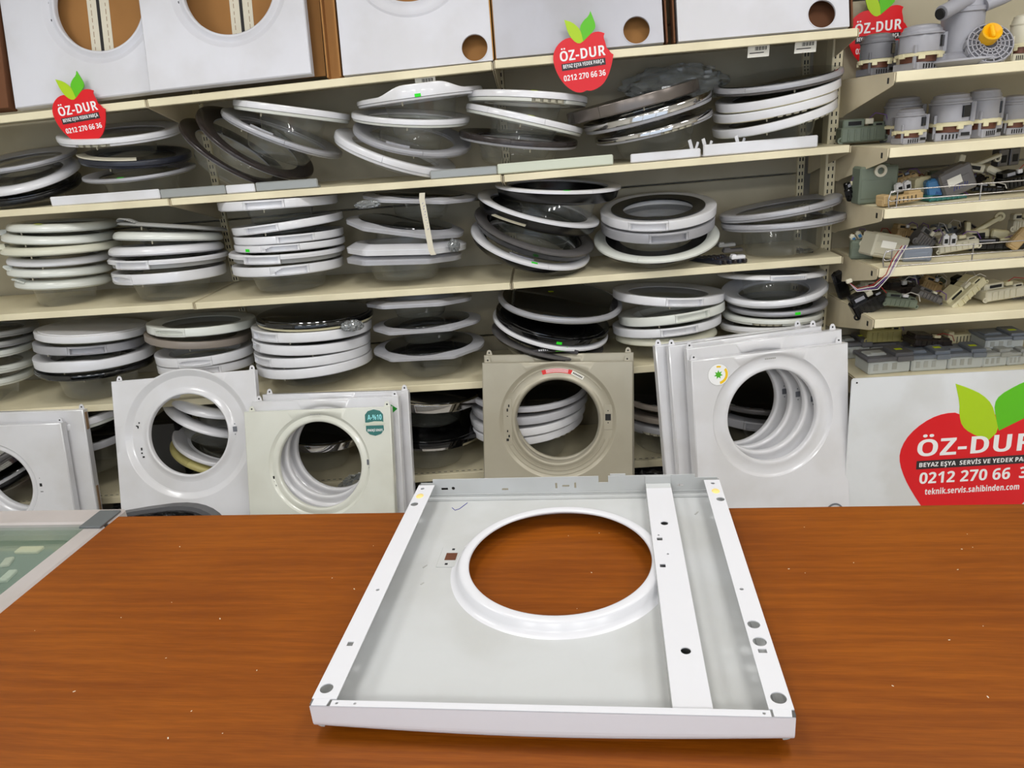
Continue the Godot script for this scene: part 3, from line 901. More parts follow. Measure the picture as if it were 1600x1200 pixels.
func gadget(kind: String, label: String, x: float, y: float, z: float, w: float, h: float, rot: float, key: String) -> void:
	w *= 1.12
	h *= 1.1
	var a := absf(deg_to_rad(rot))
	# the outline given is that of the turned piece
	var bw := w
	var bh := h
	if a > 0.05:
		bw = clampf((w * cos(a) - h * sin(a)) / maxf(0.2, cos(2 * a)), w * 0.55, w)
		bh = clampf((h * cos(a) - w * sin(a)) / maxf(0.2, cos(2 * a)), h * 0.4, h)
	var base := y + absf(sin(a)) * bw * 0.5 + cos(a) * bh * 0.5
	var yaw := rng.randf_range(-0.3, 0.3)
	var root := thing({"plug": "plug_connector", "bar": "lock_bar", "box": "module_box", "lever": "lever_mechanism"}.get(kind, "door_lock"), label, {"plug": "connector", "bar": "lock part", "box": "spare part", "lever": "lever part"}.get(kind, "lock part"), Transform3D(Basis(Vector3.UP, yaw) * Basis(Vector3.BACK, deg_to_rad(rot)), Vector3(x, base, z)), "loose spare parts")
	var m := mat(key)
	var d := clampf(bw * 0.6, 0.03, 0.09)
	var hz := d * 0.5
	var b := MB.new()
	match kind:
		"plug":
			for s in [-1.0, 1.0]:
				b.bx(s * bw * 0.26, 0, 0, bw * 0.44, bh * 0.8, d * 0.6, 0.003)
				b.bx(s * bw * 0.26, bh * 0.42, 0, bw * 0.2, bh * 0.16, d * 0.4, 0.001)
			part("plug_body", b, m, root)
			var hb := MB.new()
			for s in [-1.0, 1.0]:
				hb.bx(s * bw * 0.26, -bh * 0.05, d * 0.3, bw * 0.24, bh * 0.35, 0.002)
			part("socket", hb, mat("blue" if key == "ivory" else "hole"), root)
		"bar":
			b.bx(0, -bh * 0.1, 0, bw, bh * 0.6, d * 0.4, 0.004)
			b.bx(-bw * 0.4, bh * 0.1, 0, bw * 0.18, bh * 0.7, d * 0.5, 0.003)
			b.bx(bw * 0.3, bh * 0.25, 0, bw * 0.3, bh * 0.3, d * 0.3, 0.002)
			part("bar_body", b, m, root)
			var hb := MB.new()
			for i in 6:
				hb.bx(-bw * 0.2 + i * bw * 0.1, -bh * 0.1, d * 0.2, bw * 0.02, bh * 0.4, 0.002)
			part("groove", hb, mat("hole"), root)
		"lever":
			b.bx(-bw * 0.2, -bh * 0.1, 0, bw * 0.5, bh * 0.36, d * 0.5, 0.004)
			b.box(Transform3D(Basis(Vector3.BACK, 0.5), Vector3(bw * 0.02, bh * 0.2, 0)), Vector3(bw * 0.7, bh * 0.14, d * 0.3), 0.003)
			part("lever_body", b, m, root)
			var c := MB.new()
			c.box(Transform3D(Basis(Vector3.BACK, -0.25), Vector3(bw * 0.28, -bh * 0.15, 0.01)), Vector3(bw * 0.4, bh * 0.3, d * 0.4), 0.005)
			c.bx(-bw * 0.42, bh * 0.12, 0, bw * 0.12, bh * 0.5, d * 0.3, 0.003)
			part("lever_arm", c, m, root)
			var e := MB.new()
			e.ring(poly([[bh * 0.08, -0.005], [bh * 0.15, -0.005], [bh * 0.15, 0.005], [bh * 0.08, 0.005]]), 0, TAU, 0, Vector3.ZERO, 20.0)
			var ee := part("eyelet", e, m, root)
			ee.transform = Transform3D(Basis(Vector3.RIGHT, PI / 2), Vector3(bw * 0.3, bh * 0.42, 0))
			var hb := MB.new()
			hb.bx(-bw * 0.2, -bh * 0.1, d * 0.25, bw * 0.3, bh * 0.16, 0.002)
			part("opening", hb, mat("hole"), root)
		"box":
			b.bx(0, 0, 0, bw, bh, d, 0.006)
			b.bx(0, bh * 0.47, 0, bw * 0.6, bh * 0.14, d * 0.7, 0.003)
			part("housing", b, m, root)
			var c := MB.new()
			c.bx(-bw * 0.05, -bh * 0.1, hz, bw * 0.8, bh * 0.5, 0.004, 0.001)
			part("cover_plate", c, m, root)
			if key in ["ivory2", "grey"] and bw > 0.08:
				var lb := MB.new()
				lb.bx(-bw * 0.1, bh * 0.08, hz + 0.0025, bw * 0.42, bh * 0.3, 0.001)
				part("paper_label", lb, mat("paper"), root, "white paper label")
			if key in ["grey", "blue"]:
				var pn := MB.new()
				for i in 3:
					var px := -bw * 0.2 + i * bw * 0.16
					pn.tube(PackedVector3Array([Vector3(px, -bh * 0.28, hz + 0.0022), Vector3(px + bw * 0.05, -bh * 0.1, hz + 0.0022), Vector3(px + bw * 0.09, -bh * 0.26, hz + 0.0022), Vector3(px + bw * 0.12, -bh * 0.14, hz + 0.0022)]), 0.0013, 4)
				part("pen_writing", pn, mat("pen"), root, "blue pen scribble")
			if key == "green":
				var e := MB.new()
				e.ring(poly([[bw * 0.09, -0.004], [bw * 0.16, -0.004], [bw * 0.16, 0.006], [bw * 0.09, 0.006]]), 0, TAU, 0, Vector3.ZERO, 24.0)
				var ee := part("cable_ring", e, mat("ivory"), root, "cream ring")
				ee.transform = Transform3D(Basis(Vector3.RIGHT, PI / 2), Vector3(0, bh * 0.38, hz + 0.004))
		_:
			b.bx(0, -bh * 0.12, 0, bw * 0.9, bh * 0.55, d, 0.005)
			b.bx(-bw * 0.18, bh * 0.26, -d * 0.1, bw * 0.44, bh * 0.34, d * 0.7, 0.004)
			b.bx(bw * 0.3, bh * 0.18, 0, bw * 0.22, bh * 0.2, d * 0.8, 0.003)
			part("lock_body", b, m, root)
			var c := MB.new()
			for i in 5:
				c.bx(-bw * 0.3 + i * bw * 0.13, -bh * 0.12, hz, bw * 0.035, bh * 0.4, 0.008, 0.001)
			part("rib", c, m, root)
			for s in [-1.0, 1.0]:
				var e := MB.new()
				var er := minf(bh * 0.14, 0.012)
				e.ring(poly([[er * 0.5, -0.003], [er, -0.003], [er, 0.003], [er * 0.5, 0.003]]), 0, TAU, 0, Vector3.ZERO, 18.0)
				var ee := part("eyelet", e, m, root)
				ee.transform = Transform3D(Basis(Vector3.RIGHT, PI / 2), Vector3(s * bw * 0.44, -bh * 0.42 + er, hz - 0.006))
			var hb := MB.new()
			hb.bx(-bw * 0.16, bh * 0.28, d * 0.26, bw * 0.26, bh * 0.14, 0.002)
			hb.bx(bw * 0.3, bh * 0.18, d * 0.405, bw * 0.12, bh * 0.1, 0.002)
			part("opening", hb, mat("hole" if key != "black" else "motor"), root)
			var pb := MB.new()
			pb.bx(bw * 0.12, bh * 0.32, d * 0.2, bw * 0.16, bh * 0.2, d * 0.25, 0.002)
			part("plug", pb, mat(["white", "ivory", "cream", "bluegrey"][rng.randi() % 4]), root)
			var wb := MB.new()
			var p0 := Vector3(bw * 0.12, bh * 0.4, d * 0.2)
			wb.tube(PackedVector3Array([p0, p0 + Vector3(bw * 0.1, bh * 0.2, 0.01), p0 + Vector3(bw * 0.3, bh * 0.1, 0.02), p0 + Vector3(bw * 0.36, -bh * 0.3, 0.025)]), 0.0016, 5)
			part("wire", wb, mat(["wire_red", "wire_purple", "wire_white", "wire_purple"][rng.randi() % 4]), root)

# lumpy closed bag
func bag(called: String, label: String, category: String, at: Vector3, s: Vector3, m: Material, sd: int) -> void:
	var fn := FastNoiseLite.new()
	fn.seed = sd
	fn.frequency = 1.3
	fn.fractal_octaves = 4
	var b := MB.new()
	var nu := 40
	var nv := 24
	var g: Array = []
	for j in nv + 1:
		var row := PackedVector3Array()
		var ph := PI * j / nv
		for i in nu + 1:
			var th := TAU * (i % nu) / nu
			var d := Vector3(sin(ph) * cos(th), cos(ph), sin(ph) * sin(th))
			var k := 1.0 + 0.32 * fn.get_noise_3dv(d * 1.6) + 0.14 * absf(fn.get_noise_3dv(d * 5.0))
			var q := d * k
			q.y = maxf(q.y, -0.75)
			row.append(q * s + Vector3(0, s.y * 0.75, 0))
		g.append(row)
	for j in nv:
		for i in nu:
			var p: Vector3 = g[j][i]
			var q: Vector3 = g[j + 1][i]
			var r: Vector3 = g[j + 1][i + 1]
			var w: Vector3 = g[j][i + 1]
			var nn := (q - p).cross(w - p)
			if nn.length_squared() < 1e-16: nn = (r - q).cross(w - q)
			var c := (p + r) * 0.5 - Vector3(0, s.y * 0.75, 0)
			nn = nn.normalized()
			if nn.dot(c) < 0.0: nn = -nn
			b.flat(p, q, r, w, nn)
	solo(called, b, m, label, category, Transform3D(Basis(), at))

# ------------------------------------------------------------------ the front panel lying face down on the counter
func cut_plate(called: String, m: Material, parent: Node3D, at: Vector3, s: Vector3, cuts: Array, rot := Basis()) -> void:
	var b := CSGBox3D.new()
	b.name = called
	b.size = s
	b.material = m
	b.transform = Transform3D(rot, at)
	parent.add_child(b, true)
	for q in cuts:
		if q.size() == 3:
			var c := CSGCylinder3D.new()
			c.name = "cut"
			c.radius = q[2]
			c.height = 0.05
			c.sides = 24
			c.operation = CSGShape3D.OPERATION_SUBTRACTION
			c.position = Vector3(q[0], 0, q[1])
			c.material = m
			b.add_child(c, true)
		else:
			var c := CSGBox3D.new()
			c.name = "cut"
			c.size = Vector3(q[2], 0.05, q[3])
			c.operation = CSGShape3D.OPERATION_SUBTRACTION
			c.position = Vector3(q[0], 0, q[1])
			c.material = m
			b.add_child(c, true)

func desk_panel() -> void:
	var W := 0.595
	var D := 0.602
	var root := thing("front_panel", "white washer front panel lying face down on the wooden counter", "front panel", Transform3D(Basis(Vector3.UP, -0.0809), Vector3(-0.2726, 0.853, 2.08)), "washing machine front panels")
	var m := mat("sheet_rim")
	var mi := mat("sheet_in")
	var c := Vector3(0.2985, 0, -0.36)
	var ys := 0.0125
	# inner face of the sheet, from the ring's foot to the walls
	var sh := MB.new()
	var angs: Array[float] = []
	for i in 160:
		angs.append(TAU * i / 160.0)
	for q in [Vector2(0.012, -0.012), Vector2(W - 0.012, -0.012), Vector2(W - 0.012, -D + 0.012), Vector2(0.012, -D + 0.012)]:
		angs.append(fposmod(atan2(q.y - c.z, q.x - c.x), TAU))
	angs.sort()
	for i in angs.size():
		var P: Array = []
		for a in [angs[i], angs[(i + 1) % angs.size()]]:
			var d := Vector3(cos(a), 0, sin(a))
			var k := INF
			if d.x > 1e-6: k = minf(k, (W - 0.012 - c.x) / d.x)
			if d.x < -1e-6: k = minf(k, (0.012 - c.x) / d.x)
			if d.z > 1e-6: k = minf(k, (-0.012 - c.z) / d.z)
			if d.z < -1e-6: k = minf(k, (-D + 0.012 - c.z) / d.z)
			P.append([c + d * 0.186 + Vector3(0, ys, 0), c + d * k + Vector3(0, ys, 0)])
		sh.flat(P[0][0], P[0][1], P[1][1], P[1][0], Vector3.UP)
		var dn := Vector3(0, -0.0015, 0)
		sh.flat(P[0][0] + dn, P[0][1] + dn, P[1][1] + dn, P[1][0] + dn, Vector3.DOWN)
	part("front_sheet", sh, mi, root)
	# raised ring round the porthole
	var rg := MB.new()
	rg.ring(poly([[0.1535, 0.027], [0.1535, 0.029], [0.1545, 0.0305], [0.157, 0.0315], [0.166, 0.0315], [0.1695, 0.0305], [0.172, 0.028], [0.176, 0.0195], [0.180, 0.0145], [0.1865, ys], [0.186, ys - 0.0015], [0.178, 0.011], [0.170, 0.026], [0.157, 0.0295], [0.155, 0.028], [0.155, 0.027]]), 0, TAU, 0, Vector3.ZERO, 128.0)
	var rp := part("porthole_ring", rg, m, root)
	rp.position = c
	# walls with a rounded foot
	var wl := {"left_wall": [Vector3(0, 0, -0.004), Vector3(0, 0, -D), Vector3(1, 0, 0)], "right_wall": [Vector3(W, 0, -0.004), Vector3(W, 0, -D), Vector3(-1, 0, 0)], "front_wall": [Vector3(0.001, 0, 0), Vector3(W - 0.001, 0, 0), Vector3(0, 0, -1)]}
	for k in wl:
		var a: Vector3 = wl[k][0]
		var b: Vector3 = wl[k][1]
		var inn: Vector3 = wl[k][2]
		var wb := MB.new()
		var pr: Array = []
		for q in 7:
			var an := PI * 0.5 * q / 6.0
			pr.append([0.012 * (1.0 - sin(an)), ys - 0.0015 + 0.012 * (1.0 - cos(an))])
		pr.append([0.0, 0.048])
		var nseg := 24 if k == "front_wall" else 1
		for sgm in nseg:
			var p0 := a.lerp(b, float(sgm) / nseg)
			var p1 := a.lerp(b, float(sgm + 1) / nseg)
			for j in pr.size() - 1:
				var o: Array = []
				for w in [[p0, j, float(sgm) / nseg], [p0, j + 1, float(sgm) / nseg], [p1, j + 1, float(sgm + 1) / nseg], [p1, j, float(sgm + 1) / nseg]]:
					var off: float = pr[w[1]][0]
					var yy: float = pr[w[1]][1]
					if k == "front_wall":
						off -= 0.006 * sin(PI * w[2]) * clampf((0.05 - yy) / 0.05, 0, 1)
						yy -= 0.010 * sin(PI * w[2]) * clampf((0.03 - yy) / 0.03, 0, 1)
					o.append(w[0] + inn * off + Vector3(0, yy, 0))
				var nn: Vector3 = (o[1] - o[0]).cross(o[3] - o[0]).normalized()
				if nn.dot(-inn - Vector3(0, 0.3, 0)) < 0: nn = -nn
				wb.flat(o[0], o[1], o[2], o[3], nn)
				var th := inn * 0.0012
				wb.flat(o[0] + th, o[1] + th, o[2] + th, o[3] + th, -nn)
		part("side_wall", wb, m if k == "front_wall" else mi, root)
	# folded flanges with punched holes
	cut_plate("flange", m, root, Vector3(0.0165, 0.0485, -0.302), Vector3(0.033, 0.0015, 0.58), [[-0.0035, 0.272, 0.0088], [-0.0005, 0.186, 0.009, 0.009], [-0.0065, -0.213, 0.0075], [-0.0055, -0.276, 0.004], [0.002, 0.06, 0.003]])
	cut_plate("flange", m, root, Vector3(W - 0.0145, 0.0485, -0.302), Vector3(0.029, 0.0015, 0.58), [[-0.0045, 0.057, 0.003], [-0.0025, 0.137, 0.0085], [-0.0015, 0.172, 0.009], [-0.0015, 0.19, 0.011, 0.008], [0.0005, 0.272, 0.0095], [0.0055, -0.214, 0.0075], [0.0005, -0.276, 0.004]])
	cut_plate("flange", m, root, Vector3(W * 0.5, 0.0482, -0.0055), Vector3(W - 0.056, 0.0012, 0.010), [[-0.262, 0, 0.002], [-0.238, 0, 0.002], [0.262, 0, 0.002]])
	for sx in [-1.0, 1.0]:
		var tb := MB.new()
		tb.prism(Transform3D(Basis(Vector3.RIGHT, -PI / 2), Vector3(W * 0.5 + sx * (W * 0.5 - 0.014), 0.0478, -0.012)), poly([[-0.011, -0.011], [0.009, -0.011], [0.011, 0.002], [-0.011, 0.002]]), 0, 0.0012)
		part("corner_tab", tb, m, root)
		var st := MB.new()
		st.lathe(poly([[0.0075, 0.0], [0.006, 0.0009], [0.003, 0.0013], [0.0004, 0.0014]]), 20, Transform3D(Basis().scaled(Vector3(1, 1, 1.3)), Vector3(W * 0.5 + sx * (W * 0.5 - 0.013), 0.0492, -0.547)))
		part("glue_blob", st, mat("stain"), root, "yellowed glue blob in the rear corner")
	# back wall, notched along its top edge
	cut_plate("back_wall", mi, root, Vector3(W * 0.5, 0.034, -D), Vector3(W - 0.004, 0.0014, 0.046), [[0.076, -0.02, 0.019, 0.022], [-0.285, -0.021, 0.03, 0.012], [0.275, -0.021, 0.045, 0.01], [-0.247, -0.001, 0.014, 0.005], [-0.229, -0.002, 0.0035], [-0.122, 0.002, 0.013, 0.004], [-0.018, -0.004, 0.004, 0.012], [0.001, -0.003, 0.014, 0.004], [0.02, -0.004, 0.004, 0.012], [0.225, 0.0, 0.012, 0.005]], Basis(Vector3.RIGHT, PI / 2))
	var rb := MB.new()
	rb.bx(0.402, 0.0565, -D - 0.001, 0.03, 0.009, 0.0014, 0.0005)
	for q in 6:
		var an := PI * 0.5 * (q + 0.5) / 6.0
		rb.box(Transform3D(Basis(Vector3.RIGHT, -(PI * 0.5 - an)), Vector3(W * 0.5, ys - 0.0006 + 0.012 * (1.0 - sin(an)), -D + 0.012 * (1.0 - cos(an)))), Vector3(W - 0.024, 0.0042, 0.0012))
	part("back_fold", rb, mi, root)
	# stiffening bar across the sheet
	cut_plate("stiffener_bar", m, root, Vector3(0.4795, 0.0395, -0.292), Vector3(0.0475, 0.0015, 0.574), [[0.0005, -0.157, 0.0065], [-0.0115, -0.106, 0.009, 0.009], [-0.0125, -0.027, 0.009, 0.009], [0.0025, 0.171, 0.0068], [-0.0015, -0.06, 0.002], [-0.0125, -0.118, 0.0018]])
	var bb := MB.new()
	bb.bx(0.4795 - 0.0235, 0.026, -0.3, 0.0014, 0.027, 0.56)
	bb.bx(0.4795 + 0.0235, 0.026, -0.3, 0.0014, 0.027, 0.56)
	bb.bx(0.4795, 0.0392, -0.588, 0.0475, 0.0014, 0.022)
	bb.bx(0.4795, 0.0475, -D + 0.0022, 0.05, 0.018, 0.0016, 0.0005)
	part("bar_side", bb, mi, root)
	# latch opening and pen tick
	var lp := MB.new()
	lp.bx(0.104, ys + 0.0007, -0.388, 0.042, 0.0012, 0.062, 0.0005)
	part("latch_plate", lp, mi, root)
	var lh := MB.new()
	lh.bx(0.104, ys + 0.0014, -0.388, 0.020, 0.0006, 0.022)
	part("latch_opening", lh, mat("wood_dark"), root, "square latch opening")
	var ls := MB.new()
	for q in [[0.104, -0.411], [0.1, -0.365]]:
		ls.bx(q[0], ys + 0.0014, q[1], 0.005, 0.0006, 0.005)
	part("screw_hole", ls, mat("hole"), root)
	var pt := MB.new()
	pt.tube(PackedVector3Array([Vector3(0.071, ys + 0.0004, -0.563), Vector3(0.079, ys + 0.0004, -0.553), Vector3(0.087, ys + 0.0004, -0.558), Vector3(0.099, ys + 0.0004, -0.582)]), 0.0007, 5)
	part("pen_tick", pt, mat("pen"), root, "blue pen tick")
	var sm := MB.new()
	for q in [[0.063, -0.36, 0.01], [0.07, -0.31, 0.007], [0.545, -0.53, 0.012]]:
		sm.box(Transform3D(Basis(Vector3.UP, 1.0), Vector3(q[0], ys + 0.0002, q[1])), Vector3(q[2], 0.0004, 0.003))
	part("scuff", sm, mat("grey2"), root)

# ------------------------------------------------------------------ the scene
func _ready() -> void:
	# camera, surroundings, lamps
	var cam := Camera3D.new()
	cam.name = "camera"
	add_child(cam)
	cam.fov = 56.16
	cam.near = 0.05
	cam.far = 60.0
	cam.transform = Transform3D(Basis(Vector3.UP, 0.0653) * Basis(Vector3.RIGHT, -0.3399) * Basis(Vector3.BACK, -0.0874), Vector3(0.0683, 1.5699, 2.7939))
	cam.current = true
	var env := Environment.new()
	env.background_mode = Environment.BG_COLOR
	env.background_color = Color(0.86, 0.92, 1.0)
	env.background_energy_multiplier = 1.5
	env.tonemap_mode = Environment.TONE_MAPPER_LINEAR
	env.tonemap_exposure = 1.0
	env.sdfgi_enabled = true
	env.ssao_enabled = true
	env.ssil_enabled = true
	var we := WorldEnvironment.new()
	we.name = "surroundings"
	we.environment = env
	add_child(we)
	rng.seed = 11
	grime = noise_tex(0.006, Color(0.955, 0.95, 0.94), Color(1, 1, 1), 5, 512, 3)
	crinkle = noise_tex(0.02, Color(0, 0, 0), Color(1, 1, 1), 5, 512, 8)
	ceiling_lamps()
	room()
	shelving()
	counter()
	desk_panel()
	door_stacks()
	panels()
	signs()
	parts_shelves()
	small_things()

func ceiling_lamps() -> void:
	var m := StandardMaterial3D.new()
	m.resource_name = "lamp_diffuser"
	m.albedo_color = Color(0.95, 0.95, 0.95)
	m.emission_enabled = true
	m.emission = Color(1.0, 0.995, 0.99)
	m.emission_energy_multiplier = 3.0
	var k := 0
	for rw in [[1.5, 1.4, "row over the aisle"], [4.9, 3.2, "row by the windows"]]:
		var z: float = rw[0]
		for x in [-2.1, -0.55, 1.0, 2.55]:
			var root := thing("ceiling_lamp", "square white ceiling lamp panel, %s, %s" % [rw[2], ["at the outer end", "second from the outer end", "second from the parts shelving", "nearest the parts shelving"][int((x + 2.2) / 1.5)]], "ceiling lamp", Transform3D(Basis(), Vector3(x, 2.99, z)), "ceiling lamp panels")
			var f := MB.new()
			f.bx(0, -0.012, 0, 0.64, 0.024, 0.64, 0.004)
			part("lamp_frame", f, mat("ceiling"), root)
			var d := MB.new()
			d.bx(0, -0.0255, 0, 0.58, 0.003, 0.58)
			part("lamp_diffuser", d, m, root)
			var l := AreaLight3D.new()
			l.name = "lamp_light"
			root.add_child(l, true)
			l.area_size = Vector2(0.58, 0.58)
			l.position = Vector3(0, -0.032, 0)
			l.rotation = Vector3(-PI / 2, 0, 0)
			l.light_color = Color(1.0, 0.995, 0.985)
			l.light_energy = rw[1]
			l.area_range = 14.0
			l.shadow_enabled = true
			k += 1

func room() -> void:
	var b := MB.new()
	b.bx(0, -0.05, 2.6, 8.4, 0.1, 6.6)
	struct("floor", b, mat("floor"))
	b = MB.new()
	b.bx(0, 3.05, 2.6, 8.4, 0.1, 6.6)
	struct("ceiling", b, mat("ceiling"))
	b = MB.new()
	b.bx(0, 1.5, -0.6, 8.4, 3.0, 0.1)
	struct("wall_back", b, mat("wall"))
	b = MB.new()
	b.bx(0, 0.2, 5.8, 8.4, 0.4, 0.1)
	b.bx(0, 2.84, 5.8, 8.4, 0.32, 0.1)
	b.bx(-3.85, 1.54, 5.8, 0.7, 2.28, 0.1)
	b.bx(3.85, 1.54, 5.8, 0.7, 2.28, 0.1)
	struct("wall_front", b, mat("wall"))
	for i in 3:
		var x := -2.333 + 2.333 * i
		b = MB.new()
		b.bx(x, 0.425, 5.8, 2.333, 0.05, 0.08, 0.004)
		b.bx(x, 2.655, 5.8, 2.333, 0.05, 0.08, 0.004)
		b.bx(x - 1.142, 1.54, 5.8, 0.05, 2.18, 0.08, 0.004)
		b.bx(x + 1.142, 1.54, 5.8, 0.05, 2.18, 0.08, 0.004)
		var wn := struct("window_%d" % (i + 1), b, mat("aluminium"))
		b = MB.new()
		b.bx(x, 1.54, 5.8, 2.234, 2.18, 0.006)
		part("pane", b, glass("window_glass", Color(0.9, 0.95, 0.95, 0.03), 0.01), wn)
	b = MB.new()
	b.bx(-4.1, 1.5, 2.6, 0.1, 3.0, 6.5)
	struct("wall_left", b, mat("wall"))
	b = MB.new()
	b.bx(4.1, 1.5, 2.6, 0.1, 3.0, 6.5)
	struct("wall_right", b, mat("wall"))

func shelving() -> void:
	var X := [-2.652, -1.3685, -0.082, 1.192]
	var names := ["outer", "middle", "right"]
	# heights of each shelf's two ends, bay by bay
	var H := [
		["top panel", [[1.762, 1.781], [1.781, 1.8], [1.803, 1.798]], 0.027], ["upper door", [[1.443, 1.425], [1.425, 1.411], [1.409, 1.413]], 0.026],
		["middle door", [[1.032, 1.016], [1.015, 1.001], [1.002, 1.008]], 0.027], ["lower door", [[0.613, 0.607], [0.606, 0.599], [0.613, 0.632]], 0.03], ["bottom", [[0.16, 0.178], [0.178, 0.192], [0.192, 0.203]], 0.034]]
	var where := ["outer bay of the left shelving", "middle bay, left of the joint under the round-holed panels", "bay next to the pump motor shelving"]
	for h in H:
		for i in 3:
			shelf_bay("cream metal %s shelf, %s" % [h[0], where[i]], X[i], X[i + 1], h[1][i][0], h[1][i][1], 0.0, 0.43, h[2], h[0] == "bottom")
	for i in 3:
		for j in 4:
			var b := MB.new()
			b.bx((X[i] + X[i + 1]) / 2, 0.05 + 0.62 * j + 0.31, -0.452, X[i + 1] - X[i] - 0.03, 0.614, 0.012, 0.003)
			solo("back_sheet", b, mat("back"), "beige back sheet behind the %s, %s" % [["bottom shelf doors", "lower and middle shelf doors", "upper shelf doors", "top shelf cartons"][j], ["outer bay", "bay left of the shelf joint", "bay beside the pump shelving"][i]], "back sheet", Transform3D(), "steel back sheets of the door shelving")
	for i in 4:
		var lab: String = ["slotted cream upright at the outer end of the door shelving", "slotted cream upright behind the tall white door stack", "slotted cream upright behind the slumped white-on-black stack", "slotted cream upright in shade left of the pump shelving upright"][i]
		upright(lab, X[i] - (0.03 if i == 3 else 0.0), -0.432, 0.03)
	# the deeper unit on the right
	upright("slotted cream upright carrying the pump motor shelves", 1.2, -0.205, 0.04)
	var sp := MB.new()
	sp.bx(1.21, 1.3, -0.33, 0.02, 2.6, 0.2, 0.002)
	solo("side_sheet", sp, mat("back"), "beige side sheet between the door shelving and pump shelving", "side sheet")
	for j in 4:
		var b := MB.new()
		b.bx(1.94, 0.05 + 0.62 * j + 0.31, -0.24, 1.42, 0.614, 0.012, 0.003)
		solo("back_sheet", b, mat("back"), "beige back sheet behind the %s" % ["white apple sign board", "detergent dispensers and dark latches", "railed parts shelves", "pump motors"][j], "back sheet", Transform3D(), "steel back sheets of the parts shelving")
	var Y := [1.64, 1.406, 1.206, 1.003, 0.818]
	var L := ["cream parts shelf holding the filter pump with yellow cap", "cream parts shelf holding the row of pump motors", "cream parts shelf with wire rail and blue-marked grey module", "cream parts shelf with wire rail and large beige lock cover", "cream parts shelf with the cream mechanism, above the dispensers"]
	for i in 5:
		right_shelf(L[i], Y[i], 0.24, i == 2 or i == 3)
	right_shelf("cream parts shelf under the grey detergent dispensers", 0.553, 0.235, false)

